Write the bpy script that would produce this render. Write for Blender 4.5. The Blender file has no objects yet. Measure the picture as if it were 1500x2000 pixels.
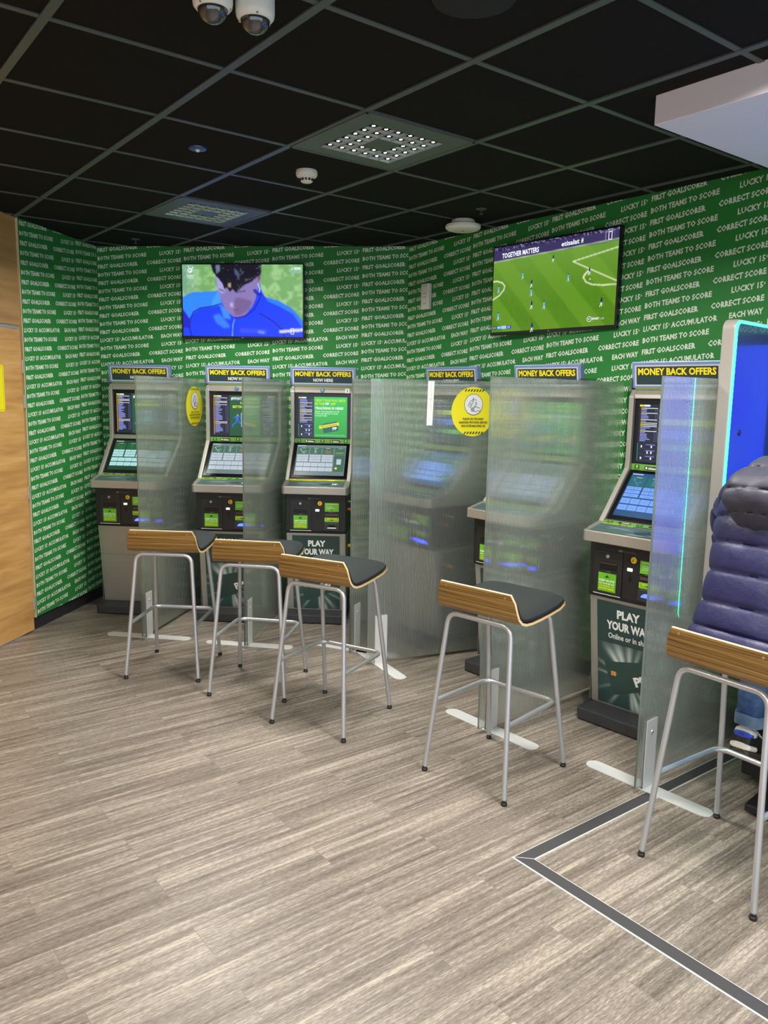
import bpy, bmesh, math, random
import numpy as np
from mathutils import Vector, Matrix
S = bpy.context.scene
COL = S.collection
random.seed(4)
PI = math.pi

# ------------------------------------------------------------------ camera
FPX, PITCH, ROLL, CAMZ = 1539.3, .1484, .0177, 1.69
cd = bpy.data.cameras.new('camera'); cam = bpy.data.objects.new('camera', cd); COL.objects.link(cam)
cd.sensor_fit = 'HORIZONTAL'; cd.sensor_width = 36.0; cd.lens = FPX / 1500 * 36.0
cd.clip_start = .05; cd.clip_end = 100
_c, _s = math.cos(PITCH), math.sin(PITCH)
Fw = Vector((0, _c, -_s)); Rt = Vector((1, 0, 0)); Up = Vector((0, _s, _c))
R2 = math.cos(ROLL) * Rt + math.sin(ROLL) * Up; U2 = -math.sin(ROLL) * Rt + math.cos(ROLL) * Up
M = Matrix((R2, U2, -Fw)).transposed().to_4x4(); M.translation = (0, 0, CAMZ)
cam.matrix_world = M
S.camera = cam

# ------------------------------------------------------------------ view, world, lights
S.view_settings.view_transform = 'Standard'; S.view_settings.look = 'None'
S.view_settings.exposure = 0.0; S.view_settings.gamma = 1.0
S.view_settings.use_curve_mapping = False
W = bpy.data.worlds.new('daylight'); S.world = W; W.use_nodes = True
W.node_tree.nodes['Background'].inputs[0].default_value = (.80, .88, 1, 1)
W.node_tree.nodes['Background'].inputs[1].default_value = 1.7

H = 2.7924                       # ceiling height
YAW = .6563                      # ceiling grid / plank direction
OI, OJ = 2.0634, 1.3301
EX = Vector((math.cos(YAW), math.sin(YAW), 0)); EY = Vector((-math.sin(YAW), math.cos(YAW), 0))
def grid(i, j, z=H):
    return EY * (OI + .6 * i) + EX * (OJ + .6 * j) + Vector((0, 0, z))

def area(name, loc, size, power, col=(1, .955, .90), spread=150, rot=(0, 0, YAW)):
    l = bpy.data.lights.new(name, 'AREA'); l.shape = 'SQUARE'; l.size = size; l.energy = power
    l.color = col; l.spread = math.radians(spread)
    o = bpy.data.objects.new(name, l); o.location = loc; o.rotation_euler = rot; COL.objects.link(o)
    return o
LP = 43
for (i, j, k) in ((1.5, 1.5, 1.15), (4.5, 1.5, .8), (-1.5, 1.5, 1.25), (1.5, -1.5, .55), (-1.5, -2.5, 1.0), (-4.5, 1.5, 1.0), (-4.5, -2.5, 1.0), (-1.2, 4.1, .55)):
    area('downlight', grid(i, j, H - .02), .42, LP * k, spread=158)

# ------------------------------------------------------------------ helpers
def tag(o, label=None, cat=None, group=None, kind=None):
    if label: o['label'] = label
    if cat: o['category'] = cat
    if group: o['group'] = group
    if kind: o['kind'] = kind
    return o
def empty(name, loc, rz=0, label=None, cat=None, group=None):
    o = bpy.data.objects.new(name, None); COL.objects.link(o); o.empty_display_size = .1
    o.location = loc; o.rotation_euler = (0, 0, rz)
    return tag(o, label, cat, group)

MATS = {}
def mat(name, col, rough=.5, metal=0., spec=.5, emit=None, estr=1., coat=0., trans=0., alpha=1.):
    if name in MATS: return MATS[name]
    m = bpy.data.materials.new(name); m.use_nodes = True
    b = m.node_tree.nodes['Principled BSDF']
    b.inputs['Base Color'].default_value = (*col, 1)
    b.inputs['Roughness'].default_value = rough; b.inputs['Metallic'].default_value = metal
    b.inputs['Specular IOR Level'].default_value = spec
    b.inputs['Coat Weight'].default_value = coat
    b.inputs['Transmission Weight'].default_value = trans
    if emit:
        b.inputs['Emission Color'].default_value = (*emit, 1); b.inputs['Emission Strength'].default_value = estr
    MATS[name] = m
    return m
def srgb(r, g, b):
    return tuple(((c / 255) / 12.92 if c / 255 <= .04045 else ((c / 255 + .055) / 1.055) ** 2.4) for c in (r, g, b))

def nodes(m): return m.node_tree.nodes, m.node_tree.links
def noise_bump(m, scale, strength, dist=.002, detail=4):
    n, l = nodes(m); b = n['Principled BSDF']
    t = n.new('ShaderNodeTexCoord'); x = n.new('ShaderNodeTexNoise'); x.inputs['Scale'].default_value = scale
    x.inputs['Detail'].default_value = detail
    bp = n.new('ShaderNodeBump'); bp.inputs['Strength'].default_value = strength; bp.inputs['Distance'].default_value = dist
    l.new(t.outputs['Object'], x.inputs['Vector']); l.new(x.outputs['Fac'], bp.inputs['Height']); l.new(bp.outputs['Normal'], b.inputs['Normal'])
    return m
def ramp(n, stops):
    r = n.new('ShaderNodeValToRGB'); e = r.color_ramp.elements
    e[0].position, e[0].color = stops[0][0], (*stops[0][1], 1)
    e[1].position, e[1].color = stops[-1][0], (*stops[-1][1], 1)
    for p, c in stops[1:-1]:
        q = e.new(p); q.color = (*c, 1)
    return r
def attr_mat(name, emission=True, strength=1., rough=.25, spec=.5):
    if name in MATS: return MATS[name]
    m = bpy.data.materials.new(name); m.use_nodes = True; n, l = nodes(m); b = n['Principled BSDF']
    a = n.new('ShaderNodeVertexColor'); a.layer_name = 'Col'
    b.inputs['Roughness'].default_value = rough; b.inputs['Specular IOR Level'].default_value = spec
    if emission:
        b.inputs['Base Color'].default_value = (.01, .01, .012, 1)
        l.new(a.outputs['Color'], b.inputs['Emission Color']); b.inputs['Emission Strength'].default_value = strength
    else:
        l.new(a.outputs['Color'], b.inputs['Base Color'])
    MATS[name] = m
    return m

class MB:
    def __init__(s): s.v = []; s.f = []; s.m = []; s.X = Matrix.Identity(4)
    def add(s, vs, fs, mi=0, X=None):
        k = len(s.v); T = s.X if X is None else s.X @ X
        s.v += [tuple(T @ Vector(p)) for p in vs]; s.f += [tuple(i + k for i in q) for q in fs]; s.m += [mi] * len(fs)
        return s
    def box(s, a, b, mi=0, X=None):
        x0, y0, z0 = a; x1, y1, z1 = b
        vs = [(x0, y0, z0), (x1, y0, z0), (x1, y1, z0), (x0, y1, z0), (x0, y0, z1), (x1, y0, z1), (x1, y1, z1), (x0, y1, z1)]
        return s.add(vs, [(0, 3, 2, 1), (4, 5, 6, 7), (0, 1, 5, 4), (1, 2, 6, 5), (2, 3, 7, 6), (3, 0, 4, 7)], mi, X)
    def prism(s, prof, x0, x1, mi=0, X=None):          # prof in (y, z), extruded along x
        n = len(prof)
        A = sum(prof[i][0] * prof[(i + 1) % n][1] - prof[(i + 1) % n][0] * prof[i][1] for i in range(n))
        if A < 0: prof = prof[::-1]
        vs = [(x0, y, z) for y, z in prof] + [(x1, y, z) for y, z in prof]
        fs = [tuple(range(n - 1, -1, -1)), tuple(range(n, 2 * n))] + [(i, (i + 1) % n, n + (i + 1) % n, n + i) for i in range(n)]
        return s.add(vs, fs, mi, X)
    def slab(s, poly, z0, z1, mi=0, X=None):           # poly in (x, y), extruded along z
        n = len(poly)
        A = sum(poly[i][0] * poly[(i + 1) % n][1] - poly[(i + 1) % n][0] * poly[i][1] for i in range(n))
        if A < 0: poly = poly[::-1]
        vs = [(x, y, z0) for x, y in poly] + [(x, y, z1) for x, y in poly]
        fs = [tuple(range(n - 1, -1, -1)), tuple(range(n, 2 * n))] + [(i, (i + 1) % n, n + (i + 1) % n, n + i) for i in range(n)]
        return s.add(vs, fs, mi, X)
    def lathe(s, prof, n=32, mi=0, X=None):             # prof in (r, z)
        vs = []; fs = []
        for r, z in prof:
            for k in range(n):
                a = 2 * PI * k / n; vs.append((r * math.cos(a), r * math.sin(a), z))
        for i in range(len(prof) - 1):
            for k in range(n):
                a, b = i * n + k, i * n + (k + 1) % n
                fs.append((a, b, b + n, a + n))
        fs.append(tuple(range(n - 1, -1, -1))); fs.append(tuple(range((len(prof) - 1) * n, len(prof) * n)))
        return s.add(vs, fs, mi, X)
    def cyl(s, p, q, r, n=16, mi=0, r2=None):
        return s.tube([p, q], r, n, mi, r2=r2)
    def tube(s, pts, r, n=12, mi=0, r2=None, radii=None, sx=1.):
        P = [Vector(p) for p in pts]; k = len(P)
        R_ = radii or [r + (0 if r2 is None else (r2 - r) * i / (k - 1)) for i in range(k)]
        t0 = (P[1] - P[0]).normalized(); u = t0.orthogonal().normalized()
        vs = []; fs = []
        for i in range(k):
            t = (P[min(i + 1, k - 1)] - P[max(i - 1, 0)]).normalized()
            u = (u - t * u.dot(t)).normalized(); w = t.cross(u)
            for j in range(n):
                a = 2 * PI * j / n
                vs.append(tuple(P[i] + (u * math.cos(a) * sx + w * math.sin(a)) * R_[i]))
        for i in range(k - 1):
            for j in range(n):
                a, b = i * n + j, i * n + (j + 1) % n; fs.append((a, b, b + n, a + n))
        fs.append(tuple(range(n - 1, -1, -1))); fs.append(tuple(range((k - 1) * n, k * n)))
        return s.add(vs, fs, mi)
    def grid(s, rows, mi=0, close=False, caps=False):     # rows of equal numbers of points
        n = len(rows[0]); k = len(rows); vs = [p for r in rows for p in r]; fs = []
        for i in range(k - 1):
            for j in range(n if close else n - 1):
                a, b = i * n + j, i * n + (j + 1) % n; fs.append((a, b, b + n, a + n))
        if caps: fs.append(tuple(range(n - 1, -1, -1))); fs.append(tuple(range((k - 1) * n, k * n)))
        return s.add(vs, fs, mi)
    def build(s, name, mats, parent=None, smooth=False, bevel=0, seg=2, angle=35, loc=None, rot=None, sub=0, solid=0, recalc=False):
        me = bpy.data.meshes.new(name); me.from_pydata(s.v, [], s.f)
        if not isinstance(mats, (list, tuple)): mats = [mats]
        for m in mats: me.materials.append(m)
        me.polygons.foreach_set('material_index', s.m)
        if recalc:
            bm = bmesh.new(); bm.from_mesh(me); bmesh.ops.recalc_face_normals(bm, faces=bm.faces); bm.to_mesh(me); bm.free()
        if smooth:
            me.polygons.foreach_set('use_smooth', [True] * len(s.f)); me.set_sharp_from_angle(angle=math.radians(angle))
        me.update()
        o = bpy.data.objects.new(name, me); COL.objects.link(o)
        if parent: o.parent = parent
        if loc is not None: o.location = loc
        if rot is not None: o.rotation_euler = rot
        if solid:
            d = o.modifiers.new('solid', 'SOLIDIFY'); d.thickness = solid; d.offset = 0
        if bevel:
            d = o.modifiers.new('bevel', 'BEVEL'); d.width = bevel; d.segments = seg; d.limit_method = 'ANGLE'; d.angle_limit = math.radians(40); d.harden_normals = False
        if sub:
            d = o.modifiers.new('sub', 'SUBSURF'); d.levels = sub; d.render_levels = sub
        return o

def fillet(pts, r, n=6):
    P = [Vector(p) for p in pts]; out = [P[0]]
    for i in range(1, len(P) - 1):
        a, b, c = P[i - 1], P[i], P[i + 1]
        d1 = (a - b).normalized(); d2 = (c - b).normalized()
        k = min(r, (a - b).length * .49, (c - b).length * .49)
        p, q = b + d1 * k, b + d2 * k
        for j in range(n + 1):
            t = j / n; out.append(p * (1 - t) ** 2 + b * 2 * t * (1 - t) + q * t * t)
    out.append(P[-1]); return out
def rrect(w, h, r, n=5, cx=0, cy=0):
    out = []
    for (sx, sy, a0) in ((1, 1, 0), (-1, 1, 90), (-1, -1, 180), (1, -1, 270)):
        for j in range(n + 1):
            a = math.radians(a0 + 90 * j / n)
            out.append((cx + sx * (w / 2 - r) + r * math.cos(a), cy + sy * (h / 2 - r) + r * math.sin(a)))
    return out
def circle(cx, cy, rx, ry=None, n=32):
    ry = rx if ry is None else ry
    return [(cx + rx * math.cos(2 * PI * k / n), cy + ry * math.sin(2 * PI * k / n)) for k in range(n)]

# flat lettering: outlines of the built-in font as plain faces
_TX = {}
def glyphs(s, bold=.0, res=2):
    key = (s, bold, res)
    if key in _TX: return _TX[key]
    c = bpy.data.curves.new('lettering', 'FONT'); c.body = s; c.resolution_u = res; c.offset = bold; c.fill_mode = 'FRONT'
    o = bpy.data.objects.new('lettering', c); COL.objects.link(o)
    bpy.context.view_layer.update()
    me = o.evaluated_get(bpy.context.evaluated_depsgraph_get()).to_mesh()
    vs = np.array([tuple(v.co)[:2] for v in me.vertices]); fs = [tuple(p.vertices) for p in me.polygons]
    bpy.data.objects.remove(o); bpy.data.curves.remove(c)
    _TX[key] = (vs, fs); return _TX[key]
def cap(bold, res): v = glyphs('H', bold, res)[0]; return v[:, 1].min(), v[:, 1].max()
def line(s, bold=.0, res=2):
    """text with ^x^ superscripts, unit cap height, starts at x=0"""
    lo, hi = cap(bold, res); k = 1 / (hi - lo); out = []; x = 0
    V, Fs = [], []
    for i, part in enumerate(s.split('^')):
        if not part: continue
        vs, fs = glyphs(part.strip() or 'H', bold, res)
        sc = .52 * k if i % 2 else k; up = .48 if i % 2 else 0
        w = vs.copy(); lead = len(part) - len(part.lstrip()); 
        x += lead * .28 + (0.08 if i else 0)
        w = (w - [vs[:, 0].min(), lo]) * sc + [x, up]
        n0 = sum(len(q) for q in V); V.append(w); Fs += [tuple(a + n0 for a in f) for f in fs]
        x = w[:, 0].max()
    V = np.concatenate(V); return V, Fs, x

class Canvas:
    """flat printed or lit artwork: shapes stacked a fraction of a millimetre apart, colour kept per vertex"""
    def __init__(s, eps=.00025): s.v = []; s.f = []; s.c = []; s.z = 0; s.eps = eps
    def shape(s, vs, fs, col):
        k = len(s.v); s.z += s.eps
        s.v += [(float(x), float(y), s.z) for x, y in vs]; s.f += [tuple(i + k for i in f) for f in fs]
        if isinstance(col, list): s.c += [tuple(q) for q in col]
        else: s.c += [tuple(col)] * len(vs)
    def poly(s, pts, col):
        A = sum(pts[i][0] * pts[(i + 1) % len(pts)][1] - pts[(i + 1) % len(pts)][0] * pts[i][1] for i in range(len(pts)))
        if A < 0:
            pts = pts[::-1]
            if isinstance(col, list): col = col[::-1]
        s.shape(pts, [tuple(range(len(pts)))], col)
    def rect(s, x0, y0, x1, y1, col): s.poly([(x0, y0), (x1, y0), (x1, y1), (x0, y1)], col)
    def multi(s, quads, col):
        vs = []; fs = []
        for q in quads:
            k = len(vs); vs += list(q); fs.append(tuple(range(k, k + len(q))))
        s.shape(vs, fs, col)
    def stroke(s, pts, w, col):
        qs = []
        for a, b in zip(pts, pts[1:]):
            d = math.hypot(b[0] - a[0], b[1] - a[1]) or 1e-6; nx, ny = -(b[1] - a[1]) / d * w / 2, (b[0] - a[0]) / d * w / 2
            ex, ey = (b[0] - a[0]) / d * w * .3, (b[1] - a[1]) / d * w * .3
            qs.append([(a[0] - nx - ex, a[1] - ny - ey), (b[0] - nx + ex, b[1] - ny + ey), (b[0] + nx + ex, b[1] + ny + ey), (a[0] + nx - ex, a[1] + ny - ey)])
        s.multi(qs, col)
    def text(s, t, x, y, h, col, w=None, align='c', bold=.012, rot=0, res=2):
        V, Fs, wd = line(t, bold, res); sx = (w / wd) if w else h
        X = V[:, 0] * sx; Y = V[:, 1] * h; W_ = wd * sx
        X = X - {'c': W_ / 2, 'l': 0, 'r': W_}[align]
        c_, s_ = math.cos(rot), math.sin(rot)
        s.shape(np.stack([x + X * c_ - Y * s_, y + X * s_ + Y * c_], 1), Fs, col)
    def raster(s, img, x0, y0, x1, y1):      # img [rows from top][cols][3]
        h, w = img.shape[:2]; k = len(s.v); s.z += s.eps
        for r in range(h + 1):
            for c in range(w + 1):
                s.v.append((x0 + (x1 - x0) * c / w, y1 - (y1 - y0) * r / h, s.z))
                rr = [min(max(q, 0), h - 1) for q in (r - 1, r)]; cc = [min(max(q, 0), w - 1) for q in (c - 1, c)]
                s.c.append(tuple((img[rr[0], cc[0]] + img[rr[1], cc[0]] + img[rr[0], cc[1]] + img[rr[1], cc[1]]) / 4))
        for r in range(h):
            for c in range(w):
                a = k + r * (w + 1) + c; s.f.append((a, a + w + 1, a + w + 2, a + 1))
    def build(s, name, m, O, X, Y, parent=None):
        O = Vector(O); X = Vector(X).normalized(); Y = Vector(Y).normalized(); N = X.cross(Y)
        me = bpy.data.meshes.new(name)
        me.from_pydata([tuple(O + X * a + Y * b + N * c) for a, b, c in s.v], [], s.f)
        at = me.color_attributes.new('Col', 'FLOAT_COLOR', 'POINT')
        at.data.foreach_set('color', np.array([(*c, 1) for c in s.c], dtype=np.float32).ravel())
        me.materials.append(m); me.update()
        o = bpy.data.objects.new(name, me); COL.objects.link(o)
        if parent: o.parent = parent
        return o

def clip(me_obj, planes):
    """cut a mesh by planes (co, normal): the side the normal points to is removed"""
    bm = bmesh.new(); bm.from_mesh(me_obj.data)
    for co, no in planes:
        bmesh.ops.bisect_plane(bm, geom=bm.verts[:] + bm.edges[:] + bm.faces[:], plane_co=co, plane_no=no, clear_outer=True)
    bm.to_mesh(me_obj.data); bm.free()

# ------------------------------------------------------------------ surface materials
def floor_mat():
    m = bpy.data.materials.new('plank_vinyl'); m.use_nodes = True; n, l = nodes(m); b = n['Principled BSDF']
    tc = n.new('ShaderNodeTexCoord'); mp = n.new('ShaderNodeMapping'); mp.inputs['Rotation'].default_value = (0, 0, -YAW)
    l.new(tc.outputs['Object'], mp.inputs['Vector'])
    bk = n.new('ShaderNodeTexBrick'); bk.offset = .41; bk.offset_frequency = 2; bk.inputs['Scale'].default_value = 1
    bk.inputs['Brick Width'].default_value = .93; bk.inputs['Row Height'].default_value = .155
    bk.inputs['Mortar Size'].default_value = .0011; bk.inputs['Mortar Smooth'].default_value = .2; bk.inputs['Bias'].default_value = 0
    bk.inputs['Color1'].default_value = (.0, .0, .0, 1); bk.inputs['Color2'].default_value = (1, 1, 1, 1)
    l.new(mp.outputs[0], bk.inputs['Vector'])
    # grain: long streaks, shifted per plank
    sep = n.new('ShaderNodeSeparateXYZ'); l.new(mp.outputs[0], sep.inputs[0])
    bw = n.new('ShaderNodeRGBToBW'); l.new(bk.outputs['Color'], bw.inputs[0])
    def grain(sx, sy, off, detail, rough=.6):
        c = n.new('ShaderNodeCombineXYZ')
        a = n.new('ShaderNodeMath'); a.operation = 'MULTIPLY'; a.inputs[1].default_value = sx; l.new(sep.outputs[0], a.inputs[0])
        d = n.new('ShaderNodeMath'); d.operation = 'MULTIPLY'; d.inputs[1].default_value = sy; l.new(sep.outputs[1], d.inputs[0])
        e = n.new('ShaderNodeMath'); e.operation = 'MULTIPLY'; e.inputs[1].default_value = off; l.new(bw.outputs[0], e.inputs[0])
        l.new(a.outputs[0], c.inputs[0]); l.new(d.outputs[0], c.inputs[1]); l.new(e.outputs[0], c.inputs[2])
        x = n.new('ShaderNodeTexNoise'); x.inputs['Scale'].default_value = 1; x.inputs['Detail'].default_value = detail; x.inputs['Roughness'].default_value = rough
        l.new(c.outputs[0], x.inputs['Vector']); return x
    g1 = grain(1.7, 62, 9, 8, .72); g2 = grain(.8, 15, 5, 3); g3 = grain(48, 250, 2, 3)
    mx = n.new('ShaderNodeMath'); mx.operation = 'MULTIPLY_ADD'; mx.inputs[1].default_value = .62; l.new(g1.outputs['Fac'], mx.inputs[0])
    m2 = n.new('ShaderNodeMath'); m2.operation = 'MULTIPLY'; m2.inputs[1].default_value = .30; l.new(g2.outputs['Fac'], m2.inputs[0]); l.new(m2.outputs[0], mx.inputs[2])
    m3 = n.new('ShaderNodeMath'); m3.operation = 'MULTIPLY_ADD'; m3.inputs[1].default_value = .34; l.new(g3.outputs['Fac'], m3.inputs[0]); l.new(mx.outputs[0], m3.inputs[2])
    m4 = n.new('ShaderNodeMath'); m4.operation = 'MULTIPLY_ADD'; m4.inputs[1].default_value = .022; l.new(bw.outputs[0], m4.inputs[0]); l.new(m3.outputs[0], m4.inputs[2])
    r = ramp(n, [(.49, srgb(82, 74, 66)), (.585, srgb(108, 100, 90)), (.66, srgb(130, 121, 110)), (.76, srgb(170, 161, 147))])
    l.new(m4.outputs[0], r.inputs[0])
    mm = n.new('ShaderNodeMix'); mm.data_type = 'RGBA'; l.new(bk.outputs['Fac'], mm.inputs['Factor']); l.new(r.outputs[0], mm.inputs['A']); mm.inputs['B'].default_value = (*srgb(112, 104, 94), 1)
    l.new(mm.outputs['Result'], b.inputs['Base Color'])
    b.inputs['Roughness'].default_value = .36; b.inputs['Specular IOR Level'].default_value = .45
    bp = n.new('ShaderNodeBump'); bp.inputs['Strength'].default_value = .35; bp.inputs['Distance'].default_value = .0015
    l.new(m3.outputs[0], bp.inputs['Height']); l.new(bp.outputs['Normal'], b.inputs['Normal'])
    return m
def wood_mat(name, dark, mid, light, sc=(1.2, 1.2, 26), coord='Object', rough=.4, wave=False):
    if name in MATS: return MATS[name]
    m = bpy.data.materials.new(name); m.use_nodes = True; n, l = nodes(m); b = n['Principled BSDF']
    tc = n.new('ShaderNodeTexCoord'); mp = n.new('ShaderNodeMapping'); mp.inputs['Scale'].default_value = sc
    l.new(tc.outputs[coord], mp.inputs['Vector'])
    x = n.new('ShaderNodeTexNoise'); x.inputs['Scale'].default_value = 1; x.inputs['Detail'].default_value = 6; x.inputs['Roughness'].default_value = .6; x.inputs['Distortion'].default_value = .4
    l.new(mp.outputs[0], x.inputs['Vector'])
    r = ramp(n, [(.32, dark), (.5, mid), (.68, light)]); l.new(x.outputs['Fac'], r.inputs[0])
    l.new(r.outputs[0], b.inputs['Base Color']); b.inputs['Roughness'].default_value = rough
    MATS[name] = m; return m
def poly_mat():
    """multiwall polycarbonate: clear skins, vertical flutes that smear the view sideways"""
    m = bpy.data.materials.new('fluted_polycarbonate'); m.use_nodes = True; n, l = nodes(m); n.remove(n['Principled BSDF'])
    out = n['Material Output']
    tc = n.new('ShaderNodeTexCoord'); sep = n.new('ShaderNodeSeparateXYZ'); l.new(tc.outputs['Object'], sep.inputs[0])
    a = n.new('ShaderNodeMath'); a.operation = 'MULTIPLY'; a.inputs[1].default_value = 2 * PI / .0105; l.new(sep.outputs[0], a.inputs[0])
    s = n.new('ShaderNodeMath'); s.operation = 'SINE'; l.new(a.outputs[0], s.inputs[0])
    bp = n.new('ShaderNodeBump'); bp.inputs['Strength'].default_value = 1; bp.inputs['Distance'].default_value = FLUTE
    l.new(s.outputs[0], bp.inputs['Height'])
    rf = n.new('ShaderNodeBsdfRefraction'); rf.inputs['IOR'].default_value = 1.25; rf.inputs['Roughness'].default_value = .02
    rf.inputs['Color'].default_value = (.992, .998, .995, 1)
    gl = n.new('ShaderNodeBsdfGlossy'); gl.inputs['Roughness'].default_value = .06; gl.inputs['Color'].default_value = (.9, 1, .95, 1)
    df = n.new('ShaderNodeBsdfDiffuse'); df.inputs['Color'].default_value = (.90, .93, .90, 1)
    tl = n.new('ShaderNodeBsdfTranslucent'); tl.inputs['Color'].default_value = (.90, .95, .91, 1)
    tr = n.new('ShaderNodeBsdfTransparent'); tr.inputs['Color'].default_value = (.992, .998, .995, 1)
    for q in (rf,): l.new(bp.outputs['Normal'], q.inputs['Normal'])
    def mix(fac, A, B):
        x = n.new('ShaderNodeMixShader'); x.inputs[0].default_value = fac if not hasattr(fac, 'links') else .5
        if hasattr(fac, 'links'): l.new(fac, x.inputs[0])
        l.new(A, x.inputs[1]); l.new(B, x.inputs[2]); return x.outputs[0]
    haze = mix(.5, df.outputs[0], tl.outputs[0])
    thru = mix(.40, rf.outputs[0], tr.outputs[0])
    body = mix(.03, thru, haze)
    fr = n.new('ShaderNodeFresnel'); fr.inputs['IOR'].default_value = 1.30
    body = mix(fr.outputs[0], body, gl.outputs[0]); body = mix(.05, body, gl.outputs[0])
    # the thin upright walls between the skins, one every flute
    c = n.new('ShaderNodeMath'); c.operation = 'GREATER_THAN'; c.inputs[1].default_value = .62; l.new(s.outputs[0], c.inputs[0])
    c2 = n.new('ShaderNodeMath'); c2.operation = 'MULTIPLY'; c2.inputs[1].default_value = .30; l.new(c.outputs[0], c2.inputs[0])
    body = mix(c2.outputs[0], body, haze)
    l.new(body, out.inputs['Surface'])
    return m
FLUTE = .00021
M_FLOOR = floor_mat(); M_POLY = poly_mat()
M_GREEN = mat('green_wallpaper', srgb(44, 130, 58), .55, spec=.3)
M_LETTER = mat('white_print', srgb(226, 238, 220), .6, spec=.3)
M_SEAM = mat('wallpaper_seam', srgb(70, 150, 80), .6)
M_TILE = noise_bump(mat('black_ceiling_tile', (.0115, .0105, .0088), .95, spec=.15), 180, .6)
M_TEE = mat('ceiling_tee_metal', (.080, .092, .095), .4, .15)
M_SILVER = mat('silver_paint', srgb(172, 168, 158), .36, .55)
M_STEEL = mat('brushed_steel_tube', srgb(196, 199, 203), .34, .7)
M_BLACK = mat('black_plastic', (.012, .012, .013), .42)
M_BLACKG = mat('black_glass', (.004, .004, .006), .12)
M_DKGREY = noise_bump(mat('charcoal_step', (.035, .036, .04), .5), 90, .25)
M_WHITE = mat('white_plastic', srgb(232, 230, 218), .4)
M_PLATE = mat('white_steel_plate', srgb(214, 216, 214), .4, .2)
M_VINYL = noise_bump(mat('black_vinyl', (.016, .019, .021), .42, coat=.08), 25, .12, .003)
M_STRIPB = mat('black_floor_strip', (.045, .044, .046), .6)
M_STRIPW = mat('bright_trim_line', srgb(225, 226, 222), .3, .3)
M_BASEB = mat('dark_skirting', (.022, .022, .026), .5)
M_ZEB = wood_mat('zebrano_ply', srgb(80, 56, 22), srgb(146, 108, 50), srgb(190, 152, 88), (2.0, 2.0, 230), rough=.34)
M_PLYEDGE = mat('ply_edge', srgb(222, 196, 150), .5)
M_DOOR = wood_mat('oak_veneer', srgb(176, 130, 72), srgb(200, 152, 90), srgb(216, 170, 106), (1.5, 1.5, 14), rough=.42)
M_PANEL = wood_mat('oak_panel', srgb(158, 118, 68), srgb(180, 138, 82), srgb(196, 154, 98), (1.5, 1.5, 12), rough=.42)
M_ALU = mat('door_edge_metal', srgb(176, 170, 156), .4, .4)
M_YEL = mat('yellow_sign', srgb(236, 226, 30), .45)
M_SCREEN = attr_mat('lit_screen', True, 1.0, .18)
M_TV = attr_mat('television_picture', True, 1.15, .16)
M_PRINT = attr_mat('printed_artwork', False, rough=.42)

# ------------------------------------------------------------------ room shell
A0 = Vector((-2.437, 5.388, 0)); B0 = Vector((-2.287, 6.387, 0)); C0 = Vector((.149, 6.154, 0)); D0 = Vector((1.808, 3.977, 0))
tL = (B0 - A0).normalized(); tB = (C0 - B0).normalized(); tR = (D0 - C0).normalized()
LEN_L = (B0 - A0).length; LEN_B = (C0 - B0).length
L_END = A0 - tL * 8.2; R_END = C0 + tR * 7.2
def inward(t): return Vector((t.y, -t.x, 0))           # room side when walking left -> back -> right
nL, nB, nR = inward(tL), inward(tB), inward(tR)
room = [(L_END.x, L_END.y), (A0.x, A0.y), (B0.x, B0.y), (C0.x, C0.y), (R_END.x, R_END.y), (R_END.x, -3.2)]
mb = MB(); mb.slab([(L_END.x - .2, L_END.y), (A0.x - .2, A0.y), (B0.x - .2, B0.y + .2), (C0.x + .1, C0.y + .2), (R_END.x + .2, R_END.y), (R_END.x + .2, -3.2)], -.05, 0)
tag(mb.build('floor', M_FLOOR), 'grey-brown wood plank vinyl floor', kind='structure')

def wall_planes(): return [(A0, -nL), (B0, -nB), (C0, -nR)]
mb = MB(); mb.slab([(x, y) for x, y in room], H, H + .06)
def strip(a, b, w, z0, z1, mi):
    d = (b - a); d.z = 0; d.normalize(); nn = Vector((-d.y, d.x, 0)) * w / 2
    P = [a - nn, b - nn, b + nn, a + nn]; mb.slab([(p.x, p.y) for p in P], z0, z1, mi)
for j in range(-9, 10):
    strip(grid(-10, j), grid(10, j), .030, H - .006, H + .001, 1)
for i in range(-10, 10):
    for j in range(-9, 9):
        a, b = grid(i, j), grid(i, j + 1)
        strip(a + EX * .015, b - EX * .015, .022, H - .004, H + .001, 1)
ceil = mb.build('ceiling', [M_TILE, M_TEE])
clip(ceil, wall_planes()); tag(ceil, 'black suspended ceiling with grey grid tees', kind='structure')

PW = .6965; PITCHZ = .0628; SLOPE = math.radians(4.6); CAPH = .0295
ROWS = {'F': (('FIRST GOALSCORER', 0, .325), ('CORRECT SCORE', 1, .278)),
        'B': (('BOTH TEAMS TO SCORE', 0, .395), ('LUCKY 15^s^', 1, .172)),
        'A': (('LUCKY 15^s^ ACCUMULATOR', 0, .436), ('EACH WAY', 1, .174))}
seq = 'FBFBFBFBFBF' + 'ABF' * 14
def row_mesh(kind):
    V = []; Fs = []
    for t, side, w in ROWS[kind]:
        v, f, wd = line(t, .034, 1); v = v * [w / wd, CAPH]
        v = v + [.012 if side == 0 else PW - .012 - w, 0]
        k = sum(len(q) for q in V); V.append(v); Fs += [tuple(a + k for a in q) for q in f]
    V = np.concatenate(V); c_, s_ = math.cos(SLOPE), math.sin(SLOPE)
    # rows climb by a shear along the wall, letters lean with them
    return np.stack([V[:, 0], V[:, 1] + V[:, 0] * math.tan(SLOPE)], 1), Fs
RM = {k: row_mesh(k) for k in 'FBA'}
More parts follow.
